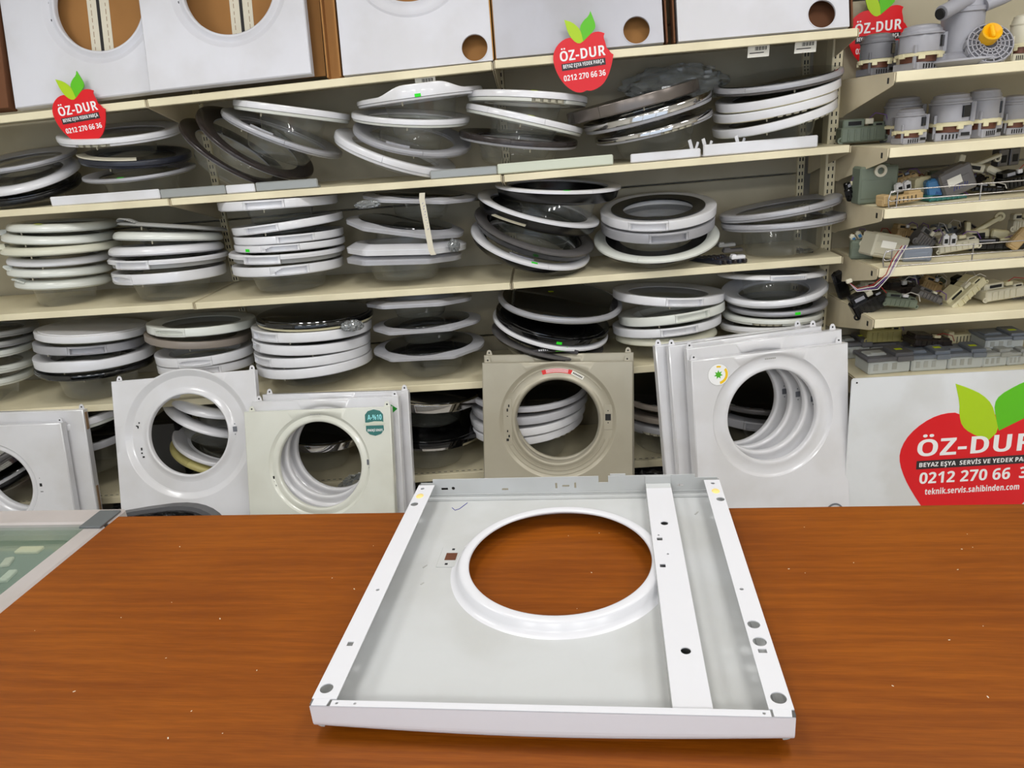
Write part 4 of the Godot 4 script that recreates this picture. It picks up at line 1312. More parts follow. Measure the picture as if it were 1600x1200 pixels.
func counter() -> void:
	var wood := StandardMaterial3D.new()
	wood.resource_name = "wood_laminate"
	wood.albedo_texture = wood_texture()
	wood.uv1_triplanar = true
	wood.uv1_scale = Vector3(0.8, 1.6, 1.6)
	wood.roughness = 0.45
	wood.metallic_specular = 0.32
	wood.cull_mode = BaseMaterial3D.CULL_DISABLED
	mats["wood"] = wood
	var wd := StandardMaterial3D.new()
	wd.resource_name = "wood_dark"
	wd.albedo_color = Color(0.36, 0.19, 0.09)
	wd.roughness = 0.6
	mats["wood_dark"] = wd
	var t := Transform3D(Basis(Vector3.UP, -0.0809), Vector3(-0.8975, 0, 1.453))
	var root := thing("shop_counter", "wood-grained shop counter with white panel lying on it", "counter", t)
	var b := MB.new()
	b.bx(1.5, 0.8358, 0.42, 3.0, 0.032, 0.84, 0.004)
	part("counter_top", b, wood, root)
	b = MB.new()
	b.bx(1.5, 0.41, 0.12, 2.96, 0.82, 0.02)
	b.bx(0.02, 0.41, 0.44, 0.02, 0.82, 0.7)
	b.bx(2.98, 0.41, 0.44, 0.02, 0.82, 0.7)
	part("counter_body", b, wood, root)
	b = MB.new()
	b.bx(1.5, 0.41, 0.106, 2.9, 0.8, 0.006)
	part("rear_lining", b, mat("board"), root, "white lining on the aisle side")
	b = MB.new()
	for i in 60:
		var x := rng.randf_range(0.05, 1.9)
		var z := rng.randf_range(0.03, 0.8)
		var s := rng.randf_range(0.0006, 0.0016)
		b.box(Transform3D(Basis(Vector3.UP, rng.randf() * 3.0), Vector3(x, 0.852, z)), Vector3(s * rng.randf_range(1.0, 3.0), 0.0003, s))
	tag(part("dust_specks", b, mat("tape"), root), "", "", "", "stuff")
	# glass display case to the left
	var al := mat("aluminium")
	root = thing("display_case", "aluminium-edged glass display case beside the wooden counter", "display case", t)
	b = MB.new()
	b.bx(-0.022, 0.83, 0.46, 0.044, 0.046, 0.84, 0.004)
	b.bx(-0.75, 0.83, 0.0, 1.5, 0.046, 0.06, 0.004)
	b.bx(-0.75, 0.83, 0.86, 1.5, 0.046, 0.05, 0.004)
	b.bx(-1.5, 0.83, 0.44, 0.044, 0.046, 0.9, 0.004)
	part("top_frame", b, al, root)
	b = MB.new()
	for q in [[-0.03, 0.0], [-1.48, 0.0], [-0.03, 0.86], [-1.48, 0.86]]:
		b.bx(q[0], 0.405, q[1], 0.03, 0.81, 0.03, 0.002)
	part("post", b, mat("aluminium_dark"), root)
	b = MB.new()
	b.bx(-0.75, 0.84, 0.44, 1.44, 0.006, 0.82)
	part("glass_top", b, glass("case_glass", Color(0.55, 0.68, 0.6, 0.18), 0.02), root)
	b = MB.new()
	b.bx(-0.75, 0.79, 0.44, 1.44, 0.008, 0.82)
	b.bx(-0.75, 0.02, 0.44, 1.46, 0.02, 0.84)
	part("case_shelf", b, mat("case_grey"), root)
	b = MB.new()
	b.bx(-0.75, 0.42, 0.01, 1.46, 0.8, 0.01)
	b.bx(-0.012, 0.42, 0.44, 0.01, 0.8, 0.84)
	part("case_wall", b, mat("case_grey"), root)
	b = MB.new()
	b.bx(-0.026, 0.8555, 0.02, 0.05, 0.005, 0.07, 0.001)
	part("corner_joint", b, mat("aluminium_dark"), root)
	# packets lying inside
	var cards := [[-0.19, 0.05, 0.075, 0.03, "cream", "long yellowish"], [-0.205, 0.095, 0.025, 0.04, "ivory", "small ivory"], [-0.16, 0.145, 0.025, 0.05, "strip_pale", "pale green"], [-0.25, 0.125, 0.03, 0.06, "lgrey", "pale grey"], [-0.22, 0.165, 0.045, 0.04, "tan", "tan"], [-0.13, 0.24, 0.016, 0.09, "cream", "narrow cream"], [-0.175, 0.185, 0.02, 0.02, "blue", "blue-ended"], [-0.31, 0.055, 0.09, 0.025, "lgrey", "long grey"]]
	for q in cards:
		b = MB.new()
		b.bx(0, 0.004, 0, q[2] * 0.75, 0.008, q[3] * 0.75, 0.002)
		solo("part_packet", b, mat(q[4]), "%s spare part packet lying inside the glass display case" % q[5], "packet", t * Transform3D(Basis(Vector3.UP, rng.randf_range(-0.5, 0.5)), Vector3(q[0], 0.795, q[1])), "packets in the display case")
	b = MB.new()
	for i in 9:
		var a := PI * i / 8.0
		b.tube(PackedVector3Array([Vector3(-0.09 + 0.022 * i, 0.0, -0.09), Vector3(-0.06 + 0.016 * i, 0.05, -0.03), Vector3(-0.07 + 0.02 * i, 0.05, 0.03), Vector3(-0.09 + 0.022 * i, 0.0, 0.09)]), 0.0016, 5)
		b.tube(PackedVector3Array([Vector3(-0.09, 0.0, -0.09 + 0.022 * i), Vector3(-0.04, 0.051, -0.06 + 0.016 * i), Vector3(0.04, 0.051, -0.06 + 0.016 * i), Vector3(0.09, 0.0, -0.09 + 0.022 * i)]), 0.0016, 5)
	var nb := thing("net_basket", "green wire-net bundle with white pieces inside the glass display case", "net bundle", t * Transform3D(Basis(Vector3.UP, 0.6) * Basis.from_scale(Vector3(0.75, 0.45, 0.75)), Vector3(-0.26, 0.795, 0.2)))
	part("net", b, mat("teal"), nb)
	b = MB.new()
	for i in 5:
		b.bx(-0.06 + 0.03 * i, 0.016, 0.02 * (i % 2), 0.022, 0.03, 0.09, 0.004)
	part("white_piece", b, mat("white"), nb)

func door_stacks() -> void:
	stack("sloping stack by the upper shelf end", 1.415, [
		[-2.027, 1.613, -0.190, 0.397, 0.021, 0.6, 10.8, "silver", "silver", "band", "smoke", "", 0, "", "tilted silver-grey"],
		[-2.037, 1.557, -0.190, 0.414, 0.031, -0.0, 17.1, "white", "white", "soft", "smoke", "", 0, "", "tilted white"],
		[-2.042, 1.508, -0.190, 0.407, 0.026, -2.3, 14.6, "black", "black", "band", "black", "", 0, "", "black"],
	])
	stack("stack under the hanging apple sign", 1.415, [
		[-1.597, 1.680, -0.190, 0.455, 0.031, -2.9, 8.7, "white", "white", "band", "smoke", "latch", 0, "", "white flat"],
		[-1.557, 1.588, -0.190, 0.414, 0.031, -6.1, 6.6, "dark", "dark", "band", "smoke", "lip", -15, "", "blue-black"],
		[-1.557, 1.527, -0.190, 0.425, 0.018, -0.8, 5.8, "silver", "silver", "band", "smoke", "", 0, "gt", "thin silver"],
	])
	stack("slumped stack with dark brown rims", 1.415, [
		[-0.891, 1.702, -0.190, 0.440, 0.037, -11.6, -1.3, "white", "pale", "band", "clear", "seam", -30, "", "white two-layer"],
		[-0.944, 1.625, -0.190, 0.472, 0.025, -26.5, 0.9, "silver", "silver", "band", "clear", "seam2", 0, "", "satin silver"],
		[-1.057, 1.598, -0.190, 0.473, 0.019, -38.5, 8.5, "brown", "silver", "band", "clear", "seam", 5, "", "larger dark brown"],
		[-1.151, 1.567, -0.190, 0.444, 0.018, -39.7, 4.1, "brown", "silver", "band", "clear", "seam", 0, "", "flat-lying dark brown"],
	])
	stack("loose stack topped by a humped rim", 1.415, [
		[-0.385, 1.712, -0.190, 0.487, 0.027, 2.3, 1.5, "white", "white", "band", "clear", "hump", 10, "gs", "humped white"],
		[-0.429, 1.642, -0.190, 0.458, 0.030, -7.4, 5.5, "white", "pale", "band", "clear", "", 0, "", "white two-layer"],
		[-0.432, 1.571, -0.190, 0.463, 0.024, -15.1, 12.6, "silver", "silver", "band", "clear", "seam2", 0, "", "silver"],
		[-0.507, 1.517, -0.190, 0.487, 0.037, -22.6, 5.4, "white", "white", "band", "clear", "seam", 0, "", "wide white"],
	])
	stack("three-door stack above the shelf joint", 1.415, [
		[0.029, 1.670, -0.190, 0.460, 0.038, -7.4, -1.3, "white", "pale", "band", "clear", "latch", 22, "yt", "white"],
		[0.011, 1.596, -0.190, 0.461, 0.034, -16.4, -0.7, "white", "pale", "band", "clear", "seam2", 0, "yt", "steeply tilted white"],
		[-0.018, 1.530, -0.190, 0.466, 0.031, -9.6, 3.7, "brown", "silver", "band", "clear", "seam", -5, "", "dark brown"],
	])
	stack("sloping stack with chrome rims", 1.415, [
		[0.428, 1.628, -0.190, 0.508, 0.042, 9.8, 1.5, "bronze", "bronze", "drum", "smoke", "seam", -35, "", "bronze-grey"],
		[0.482, 1.587, -0.190, 0.495, 0.038, 10.7, 3.5, "chrome", "silver", "band", "smoke", "", 0, "", "chrome and silver"],
		[0.506, 1.532, -0.190, 0.455, 0.028, 9.8, 3.8, "chrome", "silver", "band", "smoke", "latch", 15, "", "narrow chrome"],
	])
	stack("black-topped stack beside the slotted upright", 1.415, [
		[0.974, 1.657, -0.190, 0.462, 0.028, 5.2, 7.0, "silver", "grey", "band", "black", "seam", -45, "", "silver, black-faced"],
		[0.974, 1.610, -0.190, 0.451, 0.033, 8.4, 5.7, "white", "cream", "drum", "smoke", "", 0, "", "plain white"],
		[0.964, 1.572, -0.190, 0.450, 0.032, 8.3, 4.9, "white", "cream", "drum", "smoke", "latch", 0, "", "latched white"],
		[0.964, 1.528, -0.190, 0.457, 0.032, 10.9, 4.7, "white", "pale", "drum", "smoke", "latch", 28, "", "white"],
	])
	stack("pale six-door stack on the middle shelf", 1.006, [
		[-1.945, 1.346, -0.200, 0.405, 0.034, -4.1, -2.7, "pale", "pale", "soft", "smoke", "", 0, "yt", "domed pale"],
		[-1.970, 1.305, -0.200, 0.420, 0.034, -6.0, -1.8, "pale", "pale", "soft", "smoke", "curve", -75, "", "pale"],
		[-1.973, 1.260, -0.200, 0.449, 0.033, -3.0, -2.0, "cream2", "cream2", "soft", "smoke", "curve", -62, "", "creamy"],
		[-1.997, 1.215, -0.200, 0.390, 0.031, -4.4, -1.3, "white", "white", "soft", "smoke", "", 0, "", "cool white"],
		[-2.010, 1.167, -0.200, 0.389, 0.035, -4.5, -3.8, "pale", "pale", "soft", "smoke", "curve", -58, "", "greenish white"],
		[-2.011, 1.118, -0.200, 0.361, 0.039, -4.2, -3.5, "pale", "pale", "soft", "smoke", "curve", -38, "", "hooked pale"],
	])
	stack("stack topped by an arched handle", 1.006, [
		[-1.478, 1.303, -0.200, 0.418, 0.018, -7.5, -9.1, "grey2", "grey2", "soft", "smoke", "curve", -35, "", "thin grey"],
		[-1.505, 1.267, -0.200, 0.421, 0.036, -4.9, -7.2, "pale", "pale", "soft", "smoke", "", 0, "", "pale green-white"],
		[-1.526, 1.217, -0.200, 0.446, 0.037, -2.0, -5.2, "white", "white", "soft", "smoke", "", 0, "", "domed white"],
		[-1.525, 1.172, -0.200, 0.471, 0.035, -2.5, -3.3, "white", "grey2", "step", "smoke", "pocket", -12, "", "white over grey"],
		[-1.537, 1.115, -0.200, 0.448, 0.042, -1.6, -3.2, "white", "white", "drum", "smoke", "oval", -32, "", "oval-handled white"],
	])
	stack("tall white stack with one green side tag", 1.006, [
		[-1.013, 1.364, -0.190, 0.472, 0.035, -1.0, -3.1, "white", "white", "drum", "smoke", "pocket", 5, "", "white"],
		[-0.989, 1.279, -0.190, 0.447, 0.031, 3.3, -2.1, "white", "white", "drum", "smoke", "pocket", -10, "", "tilted white"],
		[-0.993, 1.230, -0.190, 0.440, 0.031, -0.6, -2.7, "white", "white", "drum", "smoke", "pocket", 25, "", "white"],
		[-0.995, 1.197, -0.190, 0.445, 0.027, -1.3, -3.1, "white", "white", "drum", "smoke", "tri", 8, "gs", "green-tagged white"],
		[-1.013, 1.160, -0.190, 0.469, 0.036, -2.3, -2.2, "white", "grey2", "step", "smoke", "pocket", -8, "", "white over grey"],
		[-1.020, 1.108, -0.190, 0.451, 0.038, -1.1, -3.4, "white", "white", "drum", "smoke", "tri", 20, "", "white"],
	])
	stack("octagonal stack held by masking tape", 1.006, [
		[-0.431, 1.344, -0.190, 0.457, 0.023, -5.9, 0.3, "silver2", "silver2", "octo", "black", "", 0, "", "silver, dark-faced"],
		[-0.505, 1.233, -0.190, 0.477, 0.030, -11.4, -0.1, "silver2", "silver2", "octo", "black", "", 0, "", "grey, dark-faced"],
		[-0.510, 1.151, -0.190, 0.490, 0.043, -3.0, -3.7, "white", "white", "octo", "clear", "", 0, "", "white"],
		[-0.526, 1.108, -0.190, 0.472, 0.037, -2.8, -4.4, "silver2", "silver2", "octo", "clear", "", 0, "", "pale grey"],
	])
	stack("slumped white-on-black stack", 1.006, [
		[0.124, 1.326, -0.190, 0.502, 0.043, -5.2, 1.9, "white", "black", "kring", "clear", "seam", 30, "gt", "white-topped black"],
		[0.040, 1.246, -0.190, 0.503, 0.043, -17.1, 5.1, "white", "black", "kring", "clear", "latchp", -25, "", "white-topped black"],
		[0.018, 1.168, -0.190, 0.504, 0.034, -20.4, 10.6, "grey", "black", "kring", "clear", "seam", 8, "", "grey-topped black"],
		[-0.002, 1.115, -0.190, 0.501, 0.034, -18.7, 11.4, "white", "black", "kring", "clear", "seam2", 0, "gt", "green-tagged white-topped"],
	])
	stack("three-ring stack with open glass top", 1.006, [
		[0.519, 1.212, -0.185, 0.458, 0.037, 0.9, 8.4, "white", "white", "drum", "blackring", "pocket", -18, "", "white, black-lined"],
		[0.516, 1.165, -0.185, 0.452, 0.039, 0.4, 8.4, "silver", "silver", "drum", "clear", "pocket", 3, "", "silver"],
		[0.510, 1.106, -0.185, 0.500, 0.024, 1.8, 14.2, "pale", "black", "kring", "blackring", "seam", -25, "", "wide white-on-black"],
	])
	stack("silver pair on one clear bowl", 1.006, [
		[0.997, 1.185, -0.175, 0.462, 0.029, 6.8, -2.9, "silver", "silver", "band", "smokef", "seam", 10, "", "tilted silver"],
		[1.011, 1.136, -0.175, 0.472, 0.029, 2.2, -2.2, "silver", "silver", "band", "smokef", "seam", 25, "", "level silver"],
	])
	stack("greenish stack cut off by the picture edge", 0.605, [
		[-2.419, 0.932, -0.185, 0.402, 0.027, -5.2, -4.6, "grey2", "grey2", "band", "smoke", "", 0, "", "grey"],
		[-2.440, 0.893, -0.185, 0.407, 0.027, -6.0, -3.4, "grey2", "silver", "band", "smoke", "", 0, "", "grey and silver"],
		[-2.464, 0.858, -0.185, 0.405, 0.032, -7.1, -1.7, "pale", "pale", "band", "smoke", "", 0, "", "pale"],
		[-2.478, 0.782, -0.185, 0.412, 0.033, -6.2, -3.8, "pale", "pale", "band", "smoke", "curve", 40, "", "hook-handled pale"],
		[-2.505, 0.732, -0.185, 0.414, 0.033, -7.4, -2.2, "pale", "pale", "band", "smoke", "seam", 38, "", "pale"],
	])
	stack("mixed stack over a black gloss rim", 0.605, [
		[-1.935, 0.892, -0.185, 0.443, 0.032, -5.4, -4.3, "white", "pale", "cap", "cap", "", 0, "", "domed white"],
		[-1.963, 0.839, -0.185, 0.432, 0.036, -4.7, -5.7, "silver", "silver", "drum", "smoke", "pocket", 28, "", "silver"],
		[-1.953, 0.784, -0.185, 0.478, 0.041, -2.7, -2.4, "white", "white", "drum", "clear", "hump2", 5, "", "thick white"],
		[-1.962, 0.743, -0.185, 0.476, 0.027, -4.0, -1.3, "gloss", "gloss", "band", "smoke", "", 0, "", "gloss black"],
	])
	stack("stack above the white front panel", 0.605, [
		[-1.445, 0.886, -0.185, 0.439, 0.036, -3.6, -4.6, "pale", "pale", "drum", "smokef", "oval", -12, "", "oval-handled pale"],
		[-1.470, 0.838, -0.185, 0.433, 0.032, -7.6, -3.7, "beige", "beige", "drum", "smoke", "", 0, "", "beige-grey"],
		[-1.459, 0.758, -0.185, 0.409, 0.041, -1.4, -3.2, "white", "white", "drum", "clear", "oval", 12, "", "oval-handled white"],
		[-1.466, 0.707, -0.185, 0.399, 0.037, -1.5, -6.2, "white", "white", "drum", "smoke", "pocket", 22, "", "half-hidden white"],
	])
	stack("white stack under a black lid", 0.605, [
		[-0.931, 0.892, -0.150, 0.483, 0.032, -3.1, -2.2, "gloss", "cream", "band", "black", "", 0, "", "black-lidded"],
		[-0.952, 0.846, -0.150, 0.497, 0.040, -2.8, -4.4, "white", "white", "drum", "smoke", "pocket", -35, "", "white"],
		[-0.962, 0.794, -0.150, 0.491, 0.040, -3.7, -4.0, "white", "white", "drum", "smoke", "pocket", -58, "", "white"],
		[-0.967, 0.744, -0.150, 0.488, 0.039, -1.5, -3.7, "white", "white", "drum", "smoke", "pocket", -45, "", "white"],
		[-0.966, 0.695, -0.150, 0.489, 0.040, 0.4, -4.3, "white", "white", "drum", "smoke", "", 0, "", "plain white"],
	])
	stack("octagonal stack on the lower shelf", 0.605, [
		[-0.487, 0.920, -0.185, 0.443, 0.027, -1.0, -6.8, "silver2", "silver2", "octo", "clear", "", 0, "", "scuffed silver"],
		[-0.466, 0.821, -0.185, 0.460, 0.023, 0.1, -3.9, "silver2", "silver2", "octo", "black", "seam", 30, "", "silver, black-faced"],
		[-0.469, 0.717, -0.185, 0.477, 0.024, -0.9, -1.4, "silver2", "silver2", "octo", "black", "", 0, "", "silver, black-faced"],
	])
	stack("black stack behind the champagne panel", 0.605, [
		[0.106, 0.871, -0.185, 0.522, 0.024, -8.5, 4.9, "silver", "grey2", "band", "black", "", 0, "yc", "silver-rimmed black"],
		[0.069, 0.795, -0.185, 0.486, 0.026, -13.7, 6.8, "gloss", "black", "drum", "black", "seam", -20, "gs", "all-black"],
		[0.059, 0.767, -0.185, 0.498, 0.022, -14.9, 6.8, "white", "black", "kring", "clear", "", 0, "", "white-topped black"],
		[0.042, 0.710, -0.185, 0.486, 0.025, -15.3, 2.9, "grey", "black", "kring", "clear", "", 0, "", "grey-topped black"],
	])
	stack("cream stack beside the black one", 0.605, [
		[0.556, 0.868, -0.185, 0.457, 0.035, -4.7, -3.8, "white", "white", "drum", "smokef", "pocket", 8, "", "white"],
		[0.568, 0.790, -0.185, 0.441, 0.037, 4.9, -6.8, "pale", "pale", "drum", "clear", "pocket", 15, "", "ivory"],
		[0.548, 0.744, -0.185, 0.452, 0.035, 3.5, -5.3, "white", "white", "drum", "smoke", "pocket", 5, "", "white"],
		[0.545, 0.700, -0.185, 0.422, 0.031, 1.1, -4.9, "cream2", "cream2", "soft", "smoke", "seam", -5, "", "cream"],
	])
	stack("five-ring stack beside the lower upright", 0.605, [
		[0.977, 0.926, -0.185, 0.425, 0.021, -2.0, -5.2, "white", "white", "soft", "smoke", "oval", 2, "", "white"],
		[0.989, 0.856, -0.185, 0.422, 0.031, 4.3, 3.6, "white", "white", "kwide", "clear", "seam", 18, "", "broad white"],
		[1.003, 0.794, -0.185, 0.397, 0.021, 0.8, -0.6, "silver", "silver", "band", "smoke", "seam", 8, "gs", "green-tagged silver"],
		[0.987, 0.755, -0.185, 0.400, 0.028, -1.1, -2.2, "pale", "pale", "band", "smoke", "latch", -22, "", "pale"],
		[0.981, 0.710, -0.185, 0.410, 0.028, -0.2, -6.4, "white", "white", "band", "smoke", "seam", -12, "", "white"],
	])
	stack("bottom stack behind leaning panel pair", 0.188, [
		[-2.102, 0.520, -0.170, 0.475, 0.045, 2.5, -0.1, "white", "pale", "band", "smoke", "", 0, "", "white"],
		[-2.111, 0.415, -0.170, 0.476, 0.033, -0.1, -0.0, "silver", "beige", "drum", "black", "", 0, "", "dark-faced silver"],
	])
	stack("bottom stack inside white panel hole", 0.188, [
		[-1.402, 0.556, -0.170, 0.475, 0.034, -14.3, -0.1, "white", "white", "soft", "smoke", "", 0, "", "white"],
		[-1.444, 0.491, -0.170, 0.482, 0.023, -25.0, -0.0, "white", "white", "soft", "clear", "", 0, "", "slanting white"],
		[-1.452, 0.330, -0.170, 0.458, 0.023, -21.9, -0.0, "white", "white", "kwide", "clear", "hump2", 30, "", "broad white"],
		[-1.471, 0.297, -0.170, 0.455, 0.031, -20.0, -0.0, "yellow", "yellow", "soft", "smoke", "seam", -20, "", "yellowed"],
	])
	stack("dark pair between ivory and champagne panels", 0.188, [
		[-0.501, 0.524, -0.170, 0.501, 0.037, -8.3, -0.0, "chrome", "chrome", "drum", "black", "", 0, "", "chrome-banded black"],
		[-0.514, 0.354, -0.170, 0.505, 0.038, -6.0, -0.0, "gloss", "chrome", "band", "black", "", 0, "", "black gloss"],
	])
	stack("ivory panel hole on the bottom shelf", 0.188, [
		[-1.027, 0.378, -0.170, 0.488, 0.035, -10.1, -0.1, "chrome", "chrome", "drum", "black", "", 0, "", "chrome-banded black"],
	])
	stack("bottom stack inside the champagne panel hole", 0.188, [
		[-0.052, 0.492, -0.170, 0.509, 0.025, -0.4, -0.0, "silver2", "beige", "drum", "black", "", 0, "", "grey, black-faced"],
		[-0.056, 0.444, -0.170, 0.513, 0.035, 1.8, -0.0, "silver2", "silver2", "drum", "smoke", "", 0, "", "grey"],
		[-0.067, 0.394, -0.170, 0.512, 0.035, 3.1, -0.0, "white", "white", "drum", "smoke", "", 0, "", "white"],
		[-0.073, 0.352, -0.170, 0.500, 0.035, 3.5, -0.0, "white", "white", "drum", "smoke", "latch", 45, "", "white"],
	])
	stack("bottom stack between champagne and white panels", 0.188, [
		[0.563, 0.443, -0.170, 0.512, 0.022, -4.4, -0.1, "beige", "beige", "drum", "black", "", 0, "", "taupe"],
		[0.562, 0.391, -0.170, 0.514, 0.025, -3.8, -0.1, "beige", "beige", "drum", "smoke", "", 0, "", "taupe"],
		[0.562, 0.341, -0.170, 0.516, 0.039, -4.4, -0.1, "silver", "silver", "band", "clear", "latch", -20, "", "foil-wrapped silver"],
	])
	stack("bottom stack behind the right-hand panels", 0.188, [
		[0.934, 0.409, -0.170, 0.508, 0.021, -4.0, -0.1, "grey", "grey", "drum", "black", "", 0, "", "dark grey"],
		[0.944, 0.347, -0.170, 0.526, 0.038, -3.3, -0.1, "silver2", "silver2", "drum", "smoke", "pocket", -10, "", "grey"],
	])

func panels() -> void:
	# leaning against the shelves, bottoms on the floor
	var q := [
		["white front panel with broad dished ring, leaning between left pair and ivory panel", Vector3(-1.438, 0.741, 0.091), 1.2, 0.5, -19.7, 0.595, Vector2(0.004, 0.239), 0.164, 0.262, "white", "sheet"],
		["champagne metal front panel with a red warning sticker", Vector3(0.076, 0.690, 0.085), -0.7, -3.0, -15.6, 0.595, Vector2(0, 0.236), 0.167, 0.233, "champ", "champagne"],
		["ivory front panel with teal energy sticker, frontmost of its group", Vector3(-0.868, 0.610, 0.229), -4.5, 0.0, -17.8, 0.595, Vector2(0.001, 0.218), 0.169, 0.206, "plain", "sheet_ivory"],
		["white front panel with green arrow sticker right behind the ivory one", Vector3(-0.851, 0.628, 0.168), -3.0, -0.6, -15.5, 0.6, Vector2(-0.004, 0.225), 0.163, 0.205, "plain", "sheet"],
		["white front panel at the back of the ivory panel group", Vector3(-0.823, 0.632, 0.112), -2.0, -1.4, -13.0, 0.602, Vector2(-0.012, 0.232), 0.163, 0.205, "plain", "sheet"],
		["white front panel with round leaf sticker, frontmost of right-hand group", Vector3(0.842, 0.741, 0.292), 10.5, -0.5, -8.8, 0.595, Vector2(0.003, 0.238), 0.172, 0.232, "white2", "sheet"],
		["white front panel directly behind the one with leaf sticker", Vector3(0.836, 0.775, 0.244), 10.5, 0.2, -9.0, 0.595, Vector2(-0.02, 0.255), 0.166, 0.225, "plain", "sheet"],
		["white front panel second from the back in the right-hand group", Vector3(0.778, 0.779, 0.205), 10.5, 0.6, -9.0, 0.595, Vector2(-0.005, 0.255), 0.166, 0.225, "plain", "sheet"],
		["white front panel rearmost in the right-hand group", Vector3(0.735, 0.772, 0.166), 10.5, 0.8, -9.0, 0.595, Vector2(0.0, 0.25), 0.166, 0.225, "plain", "sheet"],
		["white front panel cut by the picture edge, next to the glass case", Vector3(-2.306, 0.578, 0.092), 1.5, -2.1, -8.6, 0.595, Vector2(-0.036, 0.265), 0.162, 0.19, "plain", "sheet"],
		["rust-streaked white front panel behind the one at the picture edge", Vector3(-2.236, 0.613, 0.036), 0.9, -2.3, -8.7, 0.6, Vector2(0, 0.26), 0.165, 0.2, "plain", "sheet"],
	]
	var made: Array = []
	for p in q:
		var t := panel_at(p[1], p[2], p[3], p[4])
		var H: float = (p[1].y - 0.004) / t.basis.y.y
		# the lowest corner must not dip under the floor
		H -= absf(t.basis.x.y) * p[5] * 0.5 / t.basis.y.y
		made.append([make_panel(p[0], t, p[5], H, p[6], p[7], p[8], p[9], p[10]), H, p[6], t])
	var hinge := [[-0.2, 0.045, 0.005, 0.011], [-0.194, 0.062, 0.005, 0.006], [-0.205, 0.05, 0.005, 0.005], [-0.192, -0.045, 0.006, 0.011], [-0.192, -0.062, 0.006, 0.006], [-0.186, -0.078, 0.008, 0.007]]
	var latch := [[0.2, 0.006, 0.017, 0.021], [0.2, 0.027, 0.004, 0.004], [0.2, -0.015, 0.004, 0.004]]
	for i in [0, 1, 2, 5]:
		var m: Array = made[i]
		var sh := Vector2.ZERO
		if i == 0: sh = Vector2(0.01, 0.0)
		if i == 2: sh = Vector2(-0.0, 0.0)
		var z := -0.0125 if i != 1 else -0.0108
		if i == 2: z = -0.0085
		punch(m[0], m[1], m[2] - sh, z, hinge)
		punch(m[0], m[1], m[2] - sh, z, latch, "latch_slot", "latch_grey" if i != 1 else "hole")
	for i in [6, 7, 8]:
		punch(made[i][0], made[i][1], made[i][2], -0.0085, latch, "latch_slot", "latch_grey")
	punch(made[9][0], made[9][1], made[9][2], -0.0005, [[0.205, -0.0, 0.011, 0.014], [0.205, -0.03, 0.012, 0.003], [0.204, 0.03, 0.003, 0.003]], "latch_slot")
	# champagne: pressed trims and stickers
	var ch: Node3D = made[1][0]
	var Hc: float = made[1][1]
	var cz := Transform3D(Basis(Vector3.RIGHT, PI / 2), Vector3(0, Hc - 0.236, -0.0115))
	var b := MB.new()
	var o: MeshInstance3D
	for a in [[PI - 0.95, PI + 1.0, 0.213], [-1.2, 1.2, 0.2], [-1.25, 1.25, 0.218]]:
		b = MB.new()
		b.ring(poly([[a[2] - 0.005, -0.002], [a[2] - 0.002, 0.0016], [a[2] + 0.002, 0.0016], [a[2] + 0.005, -0.002]]), a[0], a[1], 0, Vector3.ZERO, 96.0)
		o = part("pressed_bead", b, mat("champagne"), ch)
		o.transform = Transform3D(Basis(Vector3.RIGHT, PI / 2), Vector3(0, Hc - 0.236, -0.0115))
	b = MB.new()
	b.bx(-0.199, Hc - 0.24, -0.0112, 0.036, 0.185, 0.003, 0.001)
	part("hinge_plate", b, mat("champagne"), ch)
	b = MB.new()
	b.bx(0.201, Hc - 0.222, -0.0112, 0.034, 0.1, 0.003, 0.001)
	part("latch_plate", b, mat("champagne"), ch)
	punch(ch, Hc, Vector2(0, 0.236), -0.0093, [[-0.2, 0.045, 0.006, 0.012], [-0.194, 0.062, 0.005, 0.01], [-0.2, 0.02, 0.004, 0.004], [-0.2, -0.04, 0.005, 0.008], [-0.194, -0.06, 0.006, 0.01], [-0.2, -0.075, 0.01, 0.01]])
	punch(ch, Hc, Vector2(0, 0.236), -0.0093, [[0.2, 0.014, 0.022, 0.026], [0.2, 0.04, 0.004, 0.004], [0.2, -0.008, 0.004, 0.004]], "latch_slot")
	b = MB.new()
	b.ring(poly([[0.193, -0.002], [0.193, 0.0008], [0.212, 0.0008], [0.212, -0.002]]), PI - 0.3, PI + 0.3)
	o = part("warning_sticker", b, mat("sticker_red"), ch, "curved red warning sticker")
	o.transform = cz
	b = MB.new()
	for r in [0.197, 0.201, 0.205, 0.209]:
		b.ring(poly([[r - 0.0008, 0.0008], [r - 0.0008, 0.0012], [r + 0.0008, 0.0012], [r + 0.0008, 0.0008]]), PI - 0.22, PI + 0.22)
	o = part("sticker_lines", b, mat("letter"), ch, "fine white lines of print")
	o.transform = cz
	b = MB.new()
	b.box(Transform3D(Basis(Vector3.BACK, -0.5), Vector3(0.081, Hc - 0.236 + 0.182, -0.0105)), Vector3(0.052, 0.016, 0.002))
	part("paper_label", b, mat("paper"), ch, "small white serial label")
	b = MB.new()
	for i in 7:
		b.box(Transform3D(Basis(Vector3.BACK, -0.5), Vector3(0.081, Hc - 0.236 + 0.182, -0.0093)) * Transform3D(Basis(), Vector3(-0.018 + 0.006 * i, 0, 0)), Vector3(0.004, 0.006, 0.0006))
	part("label_print", b, mat("print"), ch)
	# second champagne sheet just behind, of which the upper edge shows
	var t2 := panel_at(Vector3(0.083, 0.706, 0.03), -0.7, -2.6, -15.6)
	make_panel("champagne front panel hidden behind the one with red sticker", t2, 0.6, 0.706 / t2.basis.y.y - 0.014, Vector2(0, 0.25), 0.172, 0.224, "plain", "champagne", 0.024)
	b = MB.new()
